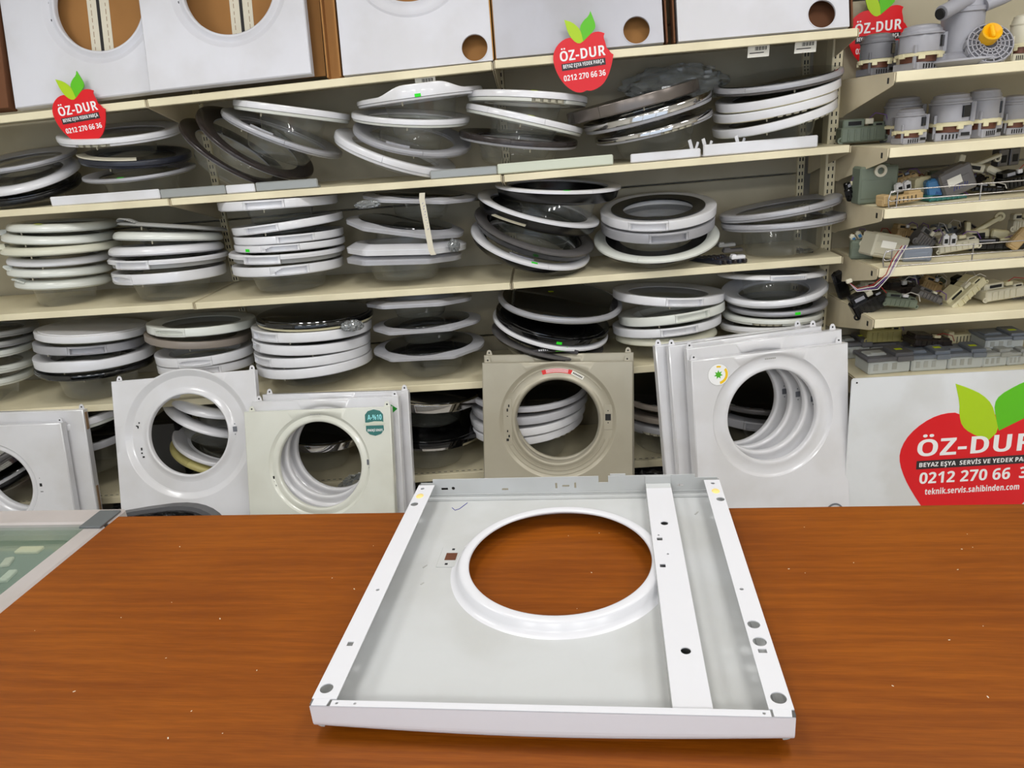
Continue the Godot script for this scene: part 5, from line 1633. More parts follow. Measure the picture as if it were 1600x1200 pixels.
	for i in 14:
		var x := -0.09 + i * 0.014
		var y := 0.012 * sin(PI * i / 13.0)
		b.box(Transform3D(Basis(Vector3.BACK, 0.3 * cos(PI * i / 13.0)), Vector3(x, y, 0.004 * sin(i * 2.0))), Vector3(0.016, 0.016, 0.002), 0.0005)
	var mas := thing("packing_strip", "dark printed packing strip with green end on the champagne panel's top", "packing strip", t2 * Transform3D(Basis(), Vector3(-0.02, 0.006, 0.012)))
	part("strip_body", b, mat("band"), mas)
	b = MB.new()
	b.box(Transform3D(Basis(Vector3.BACK, 0.05), Vector3(0.035, 0.012, 0.006)), Vector3(0.05, 0.016, 0.003), 0.0005)
	part("green_end", b, mat("leaf_green"), mas)
	b = MB.new()
	for i in 8:
		b.box(Transform3D(Basis(Vector3.BACK, 0.1), Vector3(-0.055 + i * 0.008, 0.009 + 0.0006 * i, 0.0055)), Vector3(0.005, 0.006, 0.0008))
	part("strip_print", b, mat("letter"), mas)
	# ivory: energy sticker
	var iv: Node3D = made[2][0]
	var Hi: float = made[2][1]
	var st := Transform3D(Basis(), Vector3(0.233, Hi - 0.058, 0.0004))
	b = MB.new()
	b.prism(st, poly([[-0.036, 0.0], [-0.036, 0.03], [-0.024, 0.044], [0, 0.05], [0.024, 0.044], [0.036, 0.03], [0.036, 0.0]]), 0, 0.0006)
	b.prism(st, poly([[-0.034, -0.012], [0.036, -0.012], [0.037, -0.03], [0.025, -0.045], [0.002, -0.052], [-0.02, -0.046], [-0.034, -0.032]]), 0, 0.0006)
	part("energy_sticker", b, mat("teal"), iv, "teal energy class sticker")
	b = MB.new()
	b.prism(st, poly([[-0.044, -0.012], [-0.036, -0.002], [0.0, 0.004], [0.03, 0.003], [0.046, -0.004], [0.03, -0.01], [0.0, -0.009], [-0.03, -0.012]]), 0, 0.0009)
	part("sticker_swoosh", b, mat("strip_pale"), iv)
	lettering("A-%10", 0.056, 0.02, st * Transform3D(Basis(), Vector3(0.002, 0.02, 0.0008)), mat("lettering_cyan"), iv)
	lettering("ENERJİ SINIFI", 0.06, 0.014, st * Transform3D(Basis(), Vector3(0.002, -0.03, 0.0008)), mat("letter"), iv)
	b = MB.new()
	b.prism(Transform3D(Basis(), Vector3(0.282, made[3][1] - 0.048, 0.0002)), poly([[-0.012, 0.018], [0.014, 0.0], [-0.01, -0.019]]), 0, 0.0006)
	part("arrow_sticker", b, mat("arrow"), made[3][0], "green triangle sticker")
	# round leaf sticker on the right-hand group
	var rw: Node3D = made[5][0]
	var Hr: float = made[5][1]
	var rt := Transform3D(Basis(Vector3.RIGHT, PI / 2), Vector3(-0.2, Hr - 0.06, 0.0002))
	b = MB.new()
	b.lathe(poly([[0.04, 0.0], [0.04, 0.0005], [0.0004, 0.0005]]), 40, rt)
	part("round_sticker", b, mat("letter"), rw, "round white leaf sticker")
	b = MB.new()
	b.ring(poly([[0.0385, 0.0005], [0.0385, 0.0008], [0.0396, 0.0008], [0.0396, 0.0005]]), 0, TAU)
	o = part("sticker_edge", b, mat("grey2"), rw)
	o.transform = rt
	b = MB.new()
	b.ring(poly([[0.026, 0.0005], [0.026, 0.0009], [0.0355, 0.0009], [0.0355, 0.0005]]), 0.15, 2.2)
	b.ring(poly([[0.026, 0.0005], [0.026, 0.0009], [0.032, 0.0009], [0.032, 0.0005]]), 2.8, 3.35)
	o = part("sticker_arc", b, mat("sticker_yellow"), rw)
	o.transform = rt
	b = MB.new()
	var lf := PackedVector2Array()
	for i in 14:
		var a := PI / 2 + TAU * i / 14.0
		var r := 0.017 if i % 2 == 0 else 0.0085
		lf.append(Vector2(cos(a), sin(a)) * r)
	b.prism(Transform3D(Basis(), Vector3(-0.2, Hr - 0.06, 0.0)), lf, 0.0006, 0.0011)
	part("sticker_leaf", b, mat("sticker_green"), rw)
	b = MB.new()
	b.ring(poly([[0.03, -0.004], [0.03, 0.003], [0.036, 0.003], [0.036, -0.004]]), 0, TAU, 0, Vector3.ZERO, 48.0)
	o = part("filter_ring", b, mat("latch_grey"), rw, "filter opening ring")
	o.transform = Transform3D(Basis(Vector3.RIGHT, PI / 2), Vector3(0.235, 0.1, 0.0))
	# maker's print over the portholes
	for k in [[2, 0.21], [5, 0.226]]:
		b = MB.new()
		for i in 6:
			b.bx(-0.018 + 0.007 * i - 0.002, made[k[0]][1] - made[k[0]][2].y + k[1] - 0.012, 0.0, 0.005, 0.0045, 0.0012)
		part("badge_print", b, mat("grey2"), made[k[0]][0])
	# rust on the rear left panel
	b = MB.new()
	b.bx(0.2955, made[10][1] - 0.05, -0.02, 0.0125, 0.075, 0.016)
	part("rust_streak", b, mat("rust"), made[10][0], "brown rust streak on the folded edge")
	b = MB.new()
	b.bx(0.2955, made[10][1] - 0.42, -0.02, 0.0125, 0.16, 0.014)
	part("rust_streak", b, mat("rust"), made[10][0], "lower brown rust streak on the folded edge")
	# upper shelf, in cardboard
	top_panels()

func top_panels() -> void:
	var lean := -15.0
	# two with portholes on the left
	for k in [["white porthole front panel on top shelf, partly behind its neighbour", Vector3(-1.575, 1.789, -0.012), 0.6, 1.6], ["white porthole front panel on top shelf, in front of its neighbour", Vector3(-1.03, 1.797, 0.03), 0.6, 1.0]]:
		var bs := Basis(Vector3.RIGHT, deg_to_rad(lean)) * Basis(Vector3.BACK, deg_to_rad(k[3]))
		var H := 0.7
		var t := Transform3D(bs, k[1] + Vector3(0, 0.012, 0)) * Transform3D(Basis(), Vector3(0, H, 0))
		var hx := 0.07 if k[3] > 1.2 else 0.03
		var root := make_panel(k[0], t, k[2], H, Vector2(hx, H - 0.335), 0.168, 0.215, "white", "sheet_matte", 0.03)
		punch(root, H, Vector2(hx, H - 0.335), -0.0125, [[-0.195, 0.03, 0.008, 0.008], [-0.192, -0.034, 0.008, 0.008], [-0.192, -0.05, 0.005, 0.01], [-0.186, -0.062, 0.004, 0.004]])
		punch(root, H, Vector2(hx, H - 0.335), 0.0003, [[0.205, 0.02, 0.017, 0.017], [0.205, 0.002, 0.004, 0.004]], "latch_slot")
	for k in [[-1.55, "taped cardboard sheet behind the first porthole panel on the top shelf", 0.0], [-0.985, "taped cardboard sheet behind the second porthole panel on the top shelf", -0.02]]:
		var cx: float = k[0]
		var tx: float = k[2]
		var bs := Basis(Vector3.RIGHT, deg_to_rad(lean))
		var root := thing("cardboard_sheet", k[1], "cardboard", Transform3D(bs, Vector3(cx, 1.81, -0.085)), "cardboard behind the top panels")
		var b := MB.new()
		b.bx(0, 0.34, 0, 0.55, 0.68, 0.006)
		part("board", b, mat("cardboard"), root)
		b = MB.new()
		b.bx(tx, 0.34, 0.004, 0.085, 0.68, 0.0012)
		part("packing_tape", b, mat("tape"), root, "printed white packing tape")
		b = MB.new()
		b.bx(tx, 0.34, 0.005, 0.012, 0.68, 0.0008)
		part("tape_line", b, mat("print"), root)
		b = MB.new()
		for i in 26:
			for s in [-1.0, 1.0]:
				b.bx(tx + s * 0.028, 0.02 + i * 0.026, 0.005, 0.002, 0.012 + 0.004 * ((i * 7) % 3), 0.0008)
		tag(part("tape_print", b, mat("rust"), root), "", "", "", "stuff")
	# boxed panels further right: [centre x, width, colour, hole from right edge, shelf height, turn]
	var q := [
		[-0.354, 0.545, "sheet_matte", 0.062, 1.798, 0.4, "boxed white front panel with a dished ring, upright on top shelf"],
		[0.227, 0.592, "silver_sheet", 0.093, 1.806, 0.2, "boxed silver-grey front panel behind the hanging apple sign on top shelf"],
		[0.866, 0.586, "sheet_matte", 0.092, 1.803, -0.3, "boxed plain white front panel at the end of top shelf"],
	]
	for p in q:
		var bs := Basis(Vector3.RIGHT, deg_to_rad(lean)) * Basis(Vector3.BACK, deg_to_rad(p[5]))
		var t := Transform3D(bs, Vector3(p[0], p[4] + 0.004, -0.008))
		var w: float = p[1]
		var root := thing("front_panel", p[6], "front panel", t, "washing machine front panels")
		var H := 0.66
		var hx: float = w / 2 - p[3]
		var hy := 0.05
		var c := CSGBox3D.new()
		c.name = "front_sheet"
		c.size = Vector3(w, H, 0.004)
		c.position = Vector3(0, H / 2, -0.002)
		c.material = mat(p[2])
		root.add_child(c, true)
		var cuts := [[hx, hy, 0.046]]
		if p[0] < -0.2: cuts.append([0.0, 0.395, 0.165])
		for h in cuts:
			var y := CSGCylinder3D.new()
			y.name = "cut"
			y.radius = h[2]
			y.height = 0.05
			y.sides = 48
			y.operation = CSGShape3D.OPERATION_SUBTRACTION
			y.transform = Transform3D(Basis(Vector3.RIGHT, PI / 2), Vector3(h[0], h[1] - H / 2, 0))
			y.material = mat(p[2])
			c.add_child(y, true)
		var b := MB.new()
		for s in [-1.0, 1.0]:
			b.bx(s * (w / 2 - 0.001), H / 2, -0.024, 0.002, H, 0.044)
		b.bx(0, 0.001, -0.024, w, 0.002, 0.044)
		part("side_flange", b, mat(p[2]), root)
		b = MB.new()
		b.ring(poly([[0.0465, -0.008], [0.0465, 0.0015], [0.0495, 0.0015], [0.0495, 0.0]]), 0, TAU, 0, Vector3.ZERO, 48.0)
		var o := part("filter_ring", b, mat(p[2]), root)
		o.transform = Transform3D(Basis(Vector3.RIGHT, PI / 2), Vector3(hx, hy, 0))
		if p[0] < -0.2:
			b = MB.new()
			b.ring(poly([[0.165, -0.03], [0.165, 0.002], [0.172, 0.005], [0.18, 0.001], [0.205, 0.001], [0.212, 0.004], [0.219, 0.0], [0.219, -0.002], [0.167, -0.004], [0.167, -0.03]]), 0, TAU)
			o = part("porthole_ring", b, mat(p[2]), root)
			o.transform = Transform3D(Basis(Vector3.RIGHT, PI / 2), Vector3(0, 0.395, 0))
		var cm := "cardboard" if p[0] < 0.5 else "cardboard_dark"
		var box := thing("cardboard_box", "open cardboard carton holding the %s" % p[6].replace("boxed ", "").split(",")[0].split(" on top")[0].split(" at the")[0].split(" behind")[0].split(" with")[0], "carton", t * Transform3D(Basis(), Vector3(0, 0, -0.05)), "cardboard cartons on the top shelf")
		b = MB.new()
		b.bx(0, H / 2, -0.006, w + 0.03, H, 0.006)
		part("carton_back", b, mat(cm), box)
		for s in [-1.0, 1.0]:
			b = MB.new()
			b.bx(s * (w / 2 + 0.012), H / 2, 0.02, 0.006, H, 0.05)
			if s < 0 and p[0] < -0.2:
				b.bx(s * (w / 2 + 0.035), H / 2, 0.01, 0.04, H, 0.006)
				b.bx(s * (w / 2 + 0.058), H / 2, 0.02, 0.006, H, 0.05)
			part("carton_side", b, mat("yellow_tape" if (p[0] > 0.0 and p[0] < 0.5 and s < 0) else ("cardboard_dark" if s > 0 and p[0] > 0 else cm)), box)
	var b := MB.new()
	b.bx(0, 0.33, 0, 0.09, 0.66, 0.05, 0.002)
	solo("cardboard_box", b, mat("cardboard_dark"), "brown carton edge left of the first porthole panel on top shelf", "carton", Transform3D(Basis(Vector3.RIGHT, deg_to_rad(lean)), Vector3(-1.935, 1.79, -0.02)), "cardboard cartons on the top shelf")

func signs() -> void:
	small_apple("hanging red apple shop sign at the left end of the top shelf", Transform3D(Basis(Vector3.BACK, 0.075) * Basis(Vector3.RIGHT, -0.04), Vector3(-1.622, 1.752, 0.006)), 0.205)
	small_apple("hanging red apple shop sign in the middle, before the silver boxed panel", Transform3D(Basis(Vector3.BACK, 0.055), Vector3(0.239, 1.778, 0.006)), 0.215)
	small_apple("shaded red apple shop sign behind the dark grey pump motor", Transform3D(Basis(Vector3.BACK, 0.03), Vector3(1.335, 1.79, -0.19)), 0.225)
	# the big sign board leaning at the right
	var t := Transform3D(Basis(Vector3.RIGHT, -0.05) * Basis(Vector3.BACK, -0.012), Vector3(1.86, 0.0, 0.33)) 
	var root := thing("sign_board", "large white sign board with red apple logo below the detergent dispensers", "sign board", t)
	var H := 0.612
	var b := MB.new()
	b.prism(Transform3D(), poly([[-0.735, 0.008], [0.75, 0.03], [0.75, H], [-0.727, H], [-0.733, H - 0.004], [-0.735, H - 0.01]]), -0.006, 0.0)
	part("board", b, mat("board"), root)
	b = MB.new()
	b.lathe(poly([[0.0035, 0.0006], [0.0004, 0.0006]]), 12, Transform3D(Basis(Vector3.RIGHT, PI / 2), Vector3(-0.717, H - 0.016, 0)))
	part("screw_hole", b, mat("hole"), root)
	var s := 0.6
	var cx := -0.258
	var cy := 0.254
	var r := Transform3D(Basis(Vector3.BACK, 0.015) * Basis.from_scale(Vector3(0.95, 1.0, 1.0)), Vector3(cx, cy, 0))
	apple(root, r, s, 0.0012, false)
	var f := 0.0016
	lettering("ÖZ-DUR", 0.735 * s, 0.145 * s, r * Transform3D(Basis(), Vector3(-0.022 * s, 0.148 * s, f)), mat("letter"), root)
	b = MB.new()
	b.box(r * Transform3D(Basis(), Vector3(-0.002 * s, 0.018 * s, f)), Vector3(0.77 * s, 0.056 * s, 0.001))
	part("text_band", b, mat("band"), root)
	lettering("BEYAZ EŞYA  SERVİS VE YEDEK PARÇA", 0.735 * s, 0.046 * s, r * Transform3D(Basis(), Vector3(-0.002 * s, 0.018 * s, f + 0.0007)), mat("letter"), root)
	lettering("0212 270 66  36", 0.745 * s, 0.078 * s, r * Transform3D(Basis(), Vector3(0.012 * s, -0.073 * s, f)), mat("letter"), root)
	lettering("teknik.servis.sahibinden.com", 0.6 * s, 0.044 * s, r * Transform3D(Basis(), Vector3(-0.018 * s, -0.166 * s, f)), mat("letter"), root)

func parts_shelves() -> void:
	var rows := [
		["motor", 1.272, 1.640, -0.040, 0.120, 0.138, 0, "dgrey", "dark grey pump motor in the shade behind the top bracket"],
		["motor", 1.363, 1.640, 0.080, 0.146, 0.144, 0, "grey", "light grey pump motor with cream collar beside the yellow-capped filter pump"],
		["sump", 1.504, 1.640, 0.060, 0.200, 0.227, 0, "grey", "grey pump sump with two spouts on a round base"],
		["filter", 1.547, 1.640, 0.160, 0.138, 0.137, 0, "grey", "grey grid filter with a yellow cap leaning on the sump"],
		["motor", 1.702, 1.640, 0.060, 0.076, 0.148, 0, "ivory", "ivory pump motor right of the yellow-capped filter"],
		["gadget", 1.262, 1.406, -0.100, 0.155, 0.090, 0, "green", "dusty green circuit block with white plugs on the second parts shelf"],
		["motor", 1.391, 1.406, -0.060, 0.137, 0.158, 0, "grey", "grey pump motor half hidden behind a smaller one"],
		["motor", 1.343, 1.406, 0.100, 0.104, 0.119, 0, "grey", "small grey pump motor with black window in front of another"],
		["motor", 1.485, 1.406, 0.080, 0.143, 0.155, 0, "grey", "broad grey pump motor in the middle of the motor row"],
		["motor", 1.596, 1.406, 0.080, 0.117, 0.160, 0, "grey", "tall grey pump motor with a hooked clip in the motor row"],
		["motor", 1.716, 1.406, 0.050, 0.109, 0.131, 0, "grey", "grey pump motor with blue pen writing at the row end"],
		["gadget", 1.201, 1.206, 0.000, 0.063, 0.083, 20, "black", "small black module under the shelf bracket, beside a green-grey box"],
		["box", 1.266, 1.206, 0.040, 0.119, 0.119, 0, "green", "green-grey moulded housing with a cream ring on top"],
		["gadget", 1.395, 1.242, -0.020, 0.097, 0.065, 15, "tan", "tan tangled module behind the white plugs"],
		["plug", 1.340, 1.238, 0.100, 0.056, 0.042, 10, "white", "pair of white plug connectors on the railed shelf"],
		["bar", 1.301, 1.206, 0.170, 0.148, 0.048, 3, "tan", "long tan lock bar behind the upper wire rail"],
		["box", 1.441, 1.206, 0.040, 0.082, 0.069, 0, "cream", "cream card box left of the blue block"],
		["box", 1.463, 1.206, 0.100, 0.082, 0.076, 12, "blue", "blue block with pen writing under the grey module"],
		["box", 1.509, 1.206, 0.110, 0.123, 0.116, 22, "grey", "grey module with blue pen writing on the railed shelf"],
		["lever", 1.654, 1.241, 0.000, 0.182, 0.109, -12, "ivory", "ivory lever mechanism behind the grey written module"],
		["gadget", 1.473, 1.206, 0.100, 0.143, 0.020, 0, "teal", "teal circuit scraps under the grey written module"],
		["gadget", 1.650, 1.206, 0.060, 0.103, 0.045, -8, "black", "black module under the ivory lever mechanism"],
		["gadget", 1.749, 1.206, 0.050, 0.108, 0.085, 10, "black", "black module with white plugs at the end of the railed shelf"],
		["plug", 1.802, 1.278, -0.100, 0.089, 0.070, 0, "grey", "two grey eyelet plates at the back of the railed shelf"],
		["plug", 1.233, 1.052, 0.000, 0.050, 0.048, 30, "ivory", "ivory plug with blue centre near the lower bracket"],
		["box", 1.239, 1.003, 0.040, 0.071, 0.062, 0, "green", "small green-grey box near the lower bracket"],
		["box", 1.284, 1.003, 0.120, 0.137, 0.103, -14, "ivory2", "large beige lock cover with white label"],
		["box", 1.386, 1.003, 0.150, 0.083, 0.047, 0, "bluegrey", "blue-grey block behind the lower wire rail"],
		["gadget", 1.446, 1.003, 0.070, 0.108, 0.111, -35, "grey", "grey latch lying slanted above the blue-grey block"],
		["plug", 1.513, 1.039, 0.120, 0.041, 0.042, 0, "white", "small white plug in front of the ivory module"],
		["gadget", 1.555, 1.003, 0.080, 0.138, 0.076, 8, "ivory", "ivory module in the middle of the lower railed shelf"],
		["lever", 1.708, 1.003, 0.000, 0.135, 0.112, 5, "cream", "cream lever arm at the back of the lower railed shelf"],
		["gadget", 1.716, 1.003, 0.050, 0.178, 0.043, 0, "black", "long black module under the cream lever arm"],
		["box", 1.756, 1.003, 0.120, 0.065, 0.077, -35, "tan", "tan wooden-looking block at the lower rail end"],
		["gadget", 1.838, 1.045, -0.020, 0.063, 0.070, 0, "ivory", "ivory bracket above the tan block"],
		["gadget", 1.425, 1.039, -0.050, 0.079, 0.069, -10, "tan", "tan module behind the slanted grey latch"],
		["box", 1.222, 0.818, -0.080, 0.072, 0.109, 20, "black", "black bottle-shaped part under the lower bracket"],
		["gadget", 1.250, 0.778, 0.100, 0.146, 0.134, 28, "black", "large black slanted module at the shelf corner"],
		["gadget", 1.350, 0.818, 0.120, 0.124, 0.071, -10, "green", "grey-green latch with two eyelets on the fifth shelf"],
		["gadget", 1.468, 0.818, 0.100, 0.105, 0.080, -25, "grey", "grey ribbed latch right of the eyelet latch"],
		["gadget", 1.590, 0.783, 0.090, 0.159, 0.133, 38, "cream", "large cream mechanism standing on its corner"],
		["gadget", 1.724, 0.818, 0.100, 0.150, 0.080, 5, "ivory", "ivory module in clear wrap on the fifth shelf"],
		["gadget", 1.809, 0.818, 0.100, 0.058, 0.045, 0, "grey", "grey module right of the clear-wrapped one"],
		["gadget", 1.413, 0.818, -0.020, 0.107, 0.076, 0, "brown", "brown dusty module behind the eyelet latch"],
		["disp", 1.317, 0.553, -0.100, 0.119, 0.104, 0, "dgrey", "dark grey detergent dispenser in the back row, nearest the panels"],
		["disp", 1.449, 0.553, -0.100, 0.165, 0.089, 0, "dgrey", "dark grey detergent dispenser in the back row, second along"],
		["disp", 1.360, 0.553, 0.100, 0.181, 0.101, 0, "dgrey", "grey detergent dispenser in front row, nearest the white panels"],
		["disp", 1.510, 0.553, 0.100, 0.149, 0.098, 0, "bluegrey", "grey detergent dispenser in front row, second from panels"],
		["disp", 1.645, 0.553, 0.100, 0.144, 0.096, 0, "bluegrey", "grey detergent dispenser in front row, third from panels"],
		["disp", 1.755, 0.553, 0.100, 0.105, 0.086, 0, "lgrey", "light grey dispenser under the stacked one"],
		["disp", 1.836, 0.553, 0.100, 0.076, 0.080, 0, "lgrey", "light grey dispenser at the picture edge"],
		["disp", 1.807, 0.610, 0.060, 0.158, 0.075, 0, "bluegrey", "grey detergent dispenser stacked on the light grey pair"],
		["gadget", 1.555, 0.605, -0.030, 0.160, 0.070, -8, "brown", "brown and white valve block behind the front dispensers"],
		["bar", 1.709, 0.601, -0.070, 0.121, 0.057, 0, "cream", "cream bar behind the front dispensers"],
		["gadget", 1.420, 0.610, -0.140, 0.135, 0.086, 0, "yellow", "yellowed cream mechanism behind the dark dispensers"],
	]
	for r in rows:
		match r[0]:
			"motor": motor(r[8], r[1], r[2], r[3], r[4], r[5], r[7])
			"sump": sump(r[8], r[1], r[2], r[3], r[5])
			"filter": grid_filter(r[8], r[1], r[2], r[3], r[4] * 0.5)
			"disp": dispenser(r[8], r[1], r[2], r[3], r[4], r[5], r[7])
			_: gadget(r[0], r[8], r[1], r[2], r[3], r[4], r[5], r[6], r[7])
	# dusty heap behind the front pieces of each parts shelf
	var hues := [["black", "black"], ["tan", "tan"], ["grey", "grey"], ["ivory", "ivory"], ["brown", "brown"], ["green", "green-grey"], ["dgrey", "dark grey"], ["bluegrey", "blue-grey"], ["cream", "cream"]]
	for k in [[1.206, "shelf under the motors", 9], [1.003, "lock cover shelf", 9], [0.818, "shelf above the dispensers", 8]]:
		for i in k[2]:
			var x: float = 1.29 + 0.054 * i + rng.randf_range(-0.01, 0.01)
			gadget("lump", "dusty %s lock part heaped at the back of the %s" % [hues[(i * 4 + int(k[0] * 10)) % 9][1], k[1]], x, k[0], -0.11 + 0.05 * (i % 2), rng.randf_range(0.07, 0.1), rng.randf_range(0.06, 0.095), rng.randf_range(-35, 35), hues[(i * 4 + int(k[0] * 10)) % 9][0])
	# wires trailing from the lower railed shelf
	var wt := thing("wire_bundle", "thin red and white wires hanging off the lower railed shelf to a white plug", "wire bundle")
	for i in 4:
		var wb := MB.new()
		var o := 0.006 * i
		wb.tube(PackedVector3Array([Vector3(1.31 + o, 1.07, 0.2), Vector3(1.265 + o, 1.03, 0.235 + o * 0.4), Vector3(1.235 + o, 0.985, 0.262), Vector3(1.2 + o, 0.95 - o, 0.25), Vector3(1.155, 0.935 - o * 0.6, 0.23), Vector3(1.13, 0.955, 0.22)]), 0.0016, 5)
		part("wire", wb, mat(["wire_red", "wire_white", "wire_purple", "wire_white"][i]), wt)
	var wp := MB.new()
	wp.box(Transform3D(Basis(Vector3.BACK, 0.3), Vector3(1.128, 0.962, 0.22)), Vector3(0.02, 0.014, 0.012), 0.002)
	part("plug", wp, mat("ivory"), wt)

func small_things() -> void:
	# strip panels lying along the upper door shelf's front
	var st := [
		[-1.841, 1.43, -1.404, 1.426, 0.036, "white", "long white trim strip on the upper door shelf, at its left end"], [-1.402, 1.425, -1.145, 1.422, 0.034, "strip_grey", "brushed grey trim strip crossing the shelf joint"],
		[-1.143, 1.422, -1.03, 1.421, 0.032, "white", "short white trim strip between two grey ones"], [-1.026, 1.421, -0.785, 1.418, 0.034, "strip_grey", "grey metal trim strip under the slumped dark-rimmed stack"],
		[-0.354, 1.413, -0.101, 1.411, 0.032, "strip_grey", "grey trim strip under the humped-rim stack"], [-0.099, 1.411, 0.332, 1.411, 0.037, "strip_pale", "long greenish-white trim strip under the three-door stack"],
		[0.396, 1.411, 0.652, 1.412, 0.032, "white", "short rounded white trim strip under the chrome stack"], [0.662, 1.412, 1.074, 1.413, 0.042, "white", "tall white trim strip under the black-topped stack"]]
	for q in st:
		var L: float = q[2] - q[0]
		var b := MB.new()
		b.bx(L / 2, q[4] / 2, 0, L, q[4], 0.012, 0.004)
		b.bx(L / 2, 0.003, -0.02, L * 0.98, 0.006, 0.04, 0.001)
		solo("trim_strip", b, mat(q[5]), q[6], "trim strip", Transform3D(Basis(Vector3.BACK, atan2(q[3] - q[1], L)) , Vector3(q[0], q[1] + 0.0015, -0.012)), "trim strips along the upper door shelf")
	for q in [[0.625, "bent white clip standing behind the rounded trim strip"], [0.675, "upright white clip at the joint of two white trim strips"], [0.795, "curled white clip before the lowest black-topped stack door"]]:
		var b := MB.new()
		b.box(Transform3D(Basis(Vector3.BACK, 0.3), Vector3(0, 0.035, 0)), Vector3(0.014, 0.06, 0.003), 0.001)
		b.box(Transform3D(Basis(Vector3.BACK, -0.35), Vector3(0.016, 0.03, 0.004)), Vector3(0.01, 0.05, 0.003), 0.001)
		b.bx(0.004, 0.004, 0.004, 0.04, 0.008, 0.02, 0.002)
		solo("strip_clip", b, mat("white"), q[1], "clip", Transform3D(Basis(Vector3.UP, 0.3), Vector3(q[0], 1.413, -0.04)), "white strip clips")
	# barcode labels under the top shelf
	for q in [[-0.335, 1.772, "white barcode label hanging above the humped-rim stack"], [0.858, 1.776, "white barcode label above the black-topped stack, nearer the apple sign"], [1.021, 1.776, "white barcode label above the black-topped stack, nearer the upright"]]:
		var root := thing("barcode_label", q[2], "label", Transform3D(Basis(Vector3.RIGHT, 0.15), Vector3(q[0], q[1], -0.03)), "barcode labels under the top shelf")
		var b := MB.new()
		b.bx(0, -0.02, 0, 0.075, 0.04, 0.001)
		part("paper", b, mat("paper"), root)
		b = MB.new()
		for i in 12:
			b.bx(-0.012 + i * 0.0035, -0.012, 0.0007, 0.0012 + 0.0008 * (i % 3), 0.012, 0.0006)
		b.bx(-0.006, -0.026, 0.0007, 0.05, 0.003, 0.0006)
		tag(part("print", b, mat("print"), root), "", "", "", "stuff")
	# masking tape over the octagonal stack
	var tb := MB.new()
	var pts := [[-0.384, 1.372, 0.038], [-0.386, 1.35, 0.05], [-0.378, 1.25, 0.06], [-0.372, 1.16, 0.062], [-0.366, 1.142, 0.058]]
	for i in pts.size() - 1:
		var a := Vector3(pts[i][0], pts[i][1], pts[i][2])
		var c := Vector3(pts[i + 1][0], pts[i + 1][1], pts[i + 1][2])
		var w := Vector3(0.0105, 0, 0)
		var d := Vector3(0, 0, 0.0012)
		tb.flat(a - w + d, a + w + d, c + w + d, c - w + d, Vector3(0, 0, 1))
		tb.flat(a - w, a + w, c + w, c - w, Vector3(0, 0, -1))
		tb.flat(a - w, a - w + d, c - w + d, c - w, Vector3(-1, 0, 0))
		tb.flat(a + w, a + w + d, c + w + d, c + w, Vector3(1, 0, 0))
	var tr := thing("tape_strip", "strip of masking tape with blue writing hanging over the octagonal stack", "tape")
	part("tape", tb, mat("tape"), tr)
	tb = MB.new()
	for i in 10:
		tb.box(Transform3D(Basis(Vector3.BACK, 0.9), Vector3(-0.3845 + 0.0008 * i + 0.003 * (i % 2), 1.335 - 0.0105 * i, 0.0525 + 0.001 * i)), Vector3(0.007, 0.0016, 0.001))
	part("pen_writing", tb, mat("pen"), tr)
	# crumpled wrapping on some rims
	for q in [[Vector3(-0.735, 0.862, 0.02), Vector3(0.045, 0.022, 0.035), "crumpled clear wrap stuck to the black-lidded stack", 3], [Vector3(-0.605, 1.33, 0.0), Vector3(0.045, 0.016, 0.02), "crumpled clear wrap at the side of the tape-bound stack", 4], [Vector3(-0.297, 1.135, -0.04), Vector3(0.022, 0.026, 0.03), "brown crumpled wrap on the white octagonal rim", 6]]:
		bag("plastic_wrap", q[2], "plastic wrap", q[0], q[1], mat("wrap"), q[3])
	# loose hinge bars beside the three-ring stack
	for i in 6:
		var b := MB.new()
		b.bx(0, 0.008, 0, 0.014, 0.016, 0.17, 0.003)
		b.bx(0, 0.018, 0.03 - 0.012 * i, 0.01, 0.008, 0.03, 0.002)
		solo("hinge_bar", b, mat("brown" if i % 2 else "dark"), "dark hinge bar in the row beside the three-ring stack", "hinge bar", Transform3D(Basis(Vector3.UP, 0.62), Vector3(0.685 + i * 0.019, 1.008, -0.08)), "dark hinge bars on the middle door shelf")
	for q in [[0.80, 0.024, -0.03, 0.055, "white", "small white plastic tab lying on the dark hinge bars"], [0.79, 0.05, -0.17, 0.07, "grey2", "upper grey hinge piece behind the dark hinge bars"], [0.81, 0.03, -0.15, 0.08, "grey", "lower grey hinge piece behind the dark hinge bars"], [1.09, 0.008, -0.13, 0.06, "dark", "dark flat battery-like piece right of the big clear bowl"]]:
		var b := MB.new()
		b.bx(0, 0, 0, q[3], 0.014, 0.03, 0.003)
		b.bx(-q[3] * 0.3, 0.008, 0, q[3] * 0.3, 0.008, 0.024, 0.002)
		solo("hinge_piece", b, mat(q[4]), q[5], "hinge piece", Transform3D(Basis(Vector3.UP, 0.1), Vector3(q[0], 1.006 + q[1], q[2])))
	# bags and boxes on and below the bottom shelf
	for q in [[Vector3(-1.72, 0.0, 0.02), Vector3(0.28, 0.085, 0.14), "black crinkled plastic bag under the bottom shelf, left of white panel", 12], [Vector3(-0.3, 0.0, -0.02), Vector3(0.3, 0.08, 0.15), "black crinkled plastic bag under the bottom shelf, beside champagne panel", 13], [Vector3(0.5, 0.0, -0.02), Vector3(0.22, 0.085, 0.15), "black crinkled plastic bag under the bottom shelf, beside right-hand panels", 14]]:
		bag("plastic_bag", q[2], "plastic bag", q[0], q[1], mat("vinyl"), q[3])
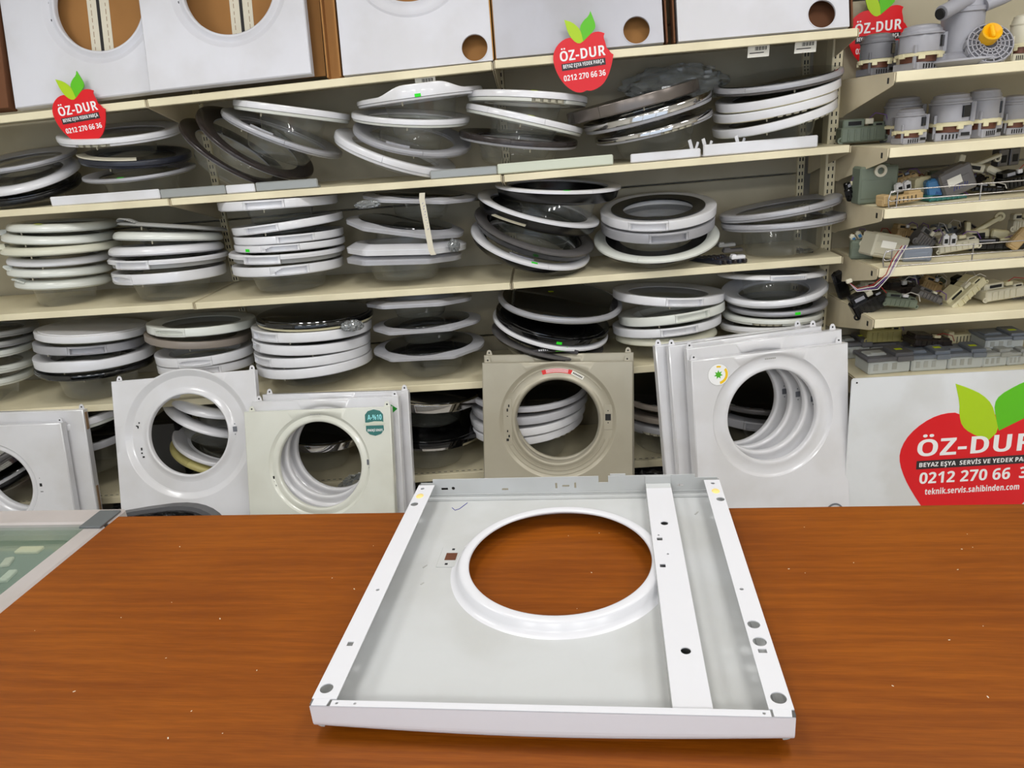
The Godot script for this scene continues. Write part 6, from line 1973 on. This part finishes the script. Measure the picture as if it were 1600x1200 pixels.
	bag("plastic_wrap", "clear plastic cover standing behind the sloping chrome-rimmed stack", "plastic wrap", Vector3(0.62, 1.62, -0.34), Vector3(0.2, 0.075, 0.06), glass("bag_film", Color(0.7, 0.72, 0.72, 0.35), 0.12), 31)
	bag("plastic_bag", "clear plastic bag seen low through the ivory panel's porthole", "plastic bag", Vector3(-0.79, 0.0, 0.03), Vector3(0.13, 0.125, 0.04), glass("bag_film", Color(0.7, 0.72, 0.72, 0.35), 0.12), 21)
	bag("plastic_bag", "purple shiny packaging behind the porthole at the picture edge", "plastic bag", Vector3(-2.45, 0.176, -0.32), Vector3(0.17, 0.2, 0.07), mat("purple"), 22)
	for q in [[-2.87, 0.42, "pink", 0.14, "pink and white carton on the bottom shelf at the picture edge"], [-2.77, 0.42, "teal", 0.05, "small teal carton on the bottom shelf at the picture edge"]]:
		var b := MB.new()
		b.bx(0, 0.2, 0, q[3], 0.4, 0.12, 0.002)
		solo("carton", b, mat(q[2]), q[4], "carton", Transform3D(Basis(), Vector3(q[0] + 0.3, 0.179, -0.36)))
	var bx := MB.new()
	bx.bx(0, 0.14, 0, 0.14, 0.28, 0.16, 0.01)
	solo("black_box", bx, mat("black"), "black box on the bottom shelf left inside white panel's porthole", "box", Transform3D(Basis(), Vector3(-1.71, 0.185, -0.2)))
	for r in [[[-2.47, 0.37, -0.17, 0.46, 0.035, 24, 6, "grey", "grey", "band", "black", "", 0, "", ""], "grey slanted door, upper of two inside the edge panel's porthole"], [[-2.44, 0.29, -0.15, 0.46, 0.035, 20, 6, "silver", "black", "kring", "black", "", 0, "", ""], "black-banded slanted door, lower of two inside the edge panel's porthole"]]:
		make_door(r[0], r[1], 0.05, "washing machine doors on the shelves")
	# office chair whose backrest shows over the counter's far edge
	var root := thing("office_chair", "grey office chair with black vinyl back behind the counter", "office chair", Transform3D(Basis(Vector3.UP, 0.08), Vector3(-1.175, -0.0, 0.97)))
	var pl := PackedVector2Array()
	for i in 40:
		var a := TAU * i / 40.0
		var c := cos(a)
		var s := sin(a)
		pl.append(Vector2(signf(c) * pow(absf(c), 0.6) * 0.235, signf(s) * pow(absf(s), 0.7) * 0.17))
	var b := MB.new()
	b.prism(Transform3D(Basis(Vector3.RIGHT, -0.25) * Basis(Vector3.BACK, 0.06), Vector3(0, 0.425, 0)), pl, -0.03, 0.015)
	part("backrest_shell", b, mat("chair_grey"), root)
	var pl2 := PackedVector2Array()
	for w in pl:
		pl2.append(w * Vector2(0.94, 0.93))
	b = MB.new()
	b.prism(Transform3D(Basis(Vector3.RIGHT, -0.25) * Basis(Vector3.BACK, 0.06), Vector3(0, 0.425, 0)), pl2, 0.012, 0.03)
	part("back_cushion", b, mat("vinyl"), root, "creased black vinyl cushion")
	b = MB.new()
	b.bx(0, 0.3, 0.1, 0.42, 0.07, 0.36, 0.02)
	part("seat", b, mat("vinyl"), root)
	b = MB.new()
	b.tube(PackedVector3Array([Vector3(0, 0.0, 0.06), Vector3(0, 0.28, 0.06)]), 0.025, 12)
	b.tube(PackedVector3Array([Vector3(0, 0.27, 0.0), Vector3(0, 0.29, -0.07), Vector3(0, 0.45, -0.05)]), 0.014, 10)
	for i in 5:
		var a := TAU * i / 5.0
		b.tube(PackedVector3Array([Vector3(0, 0.06, 0.06), Vector3(sin(a) * 0.2, 0.02, 0.06 + cos(a) * 0.2)]), 0.016, 8)
	part("base", b, mat("black"), root)
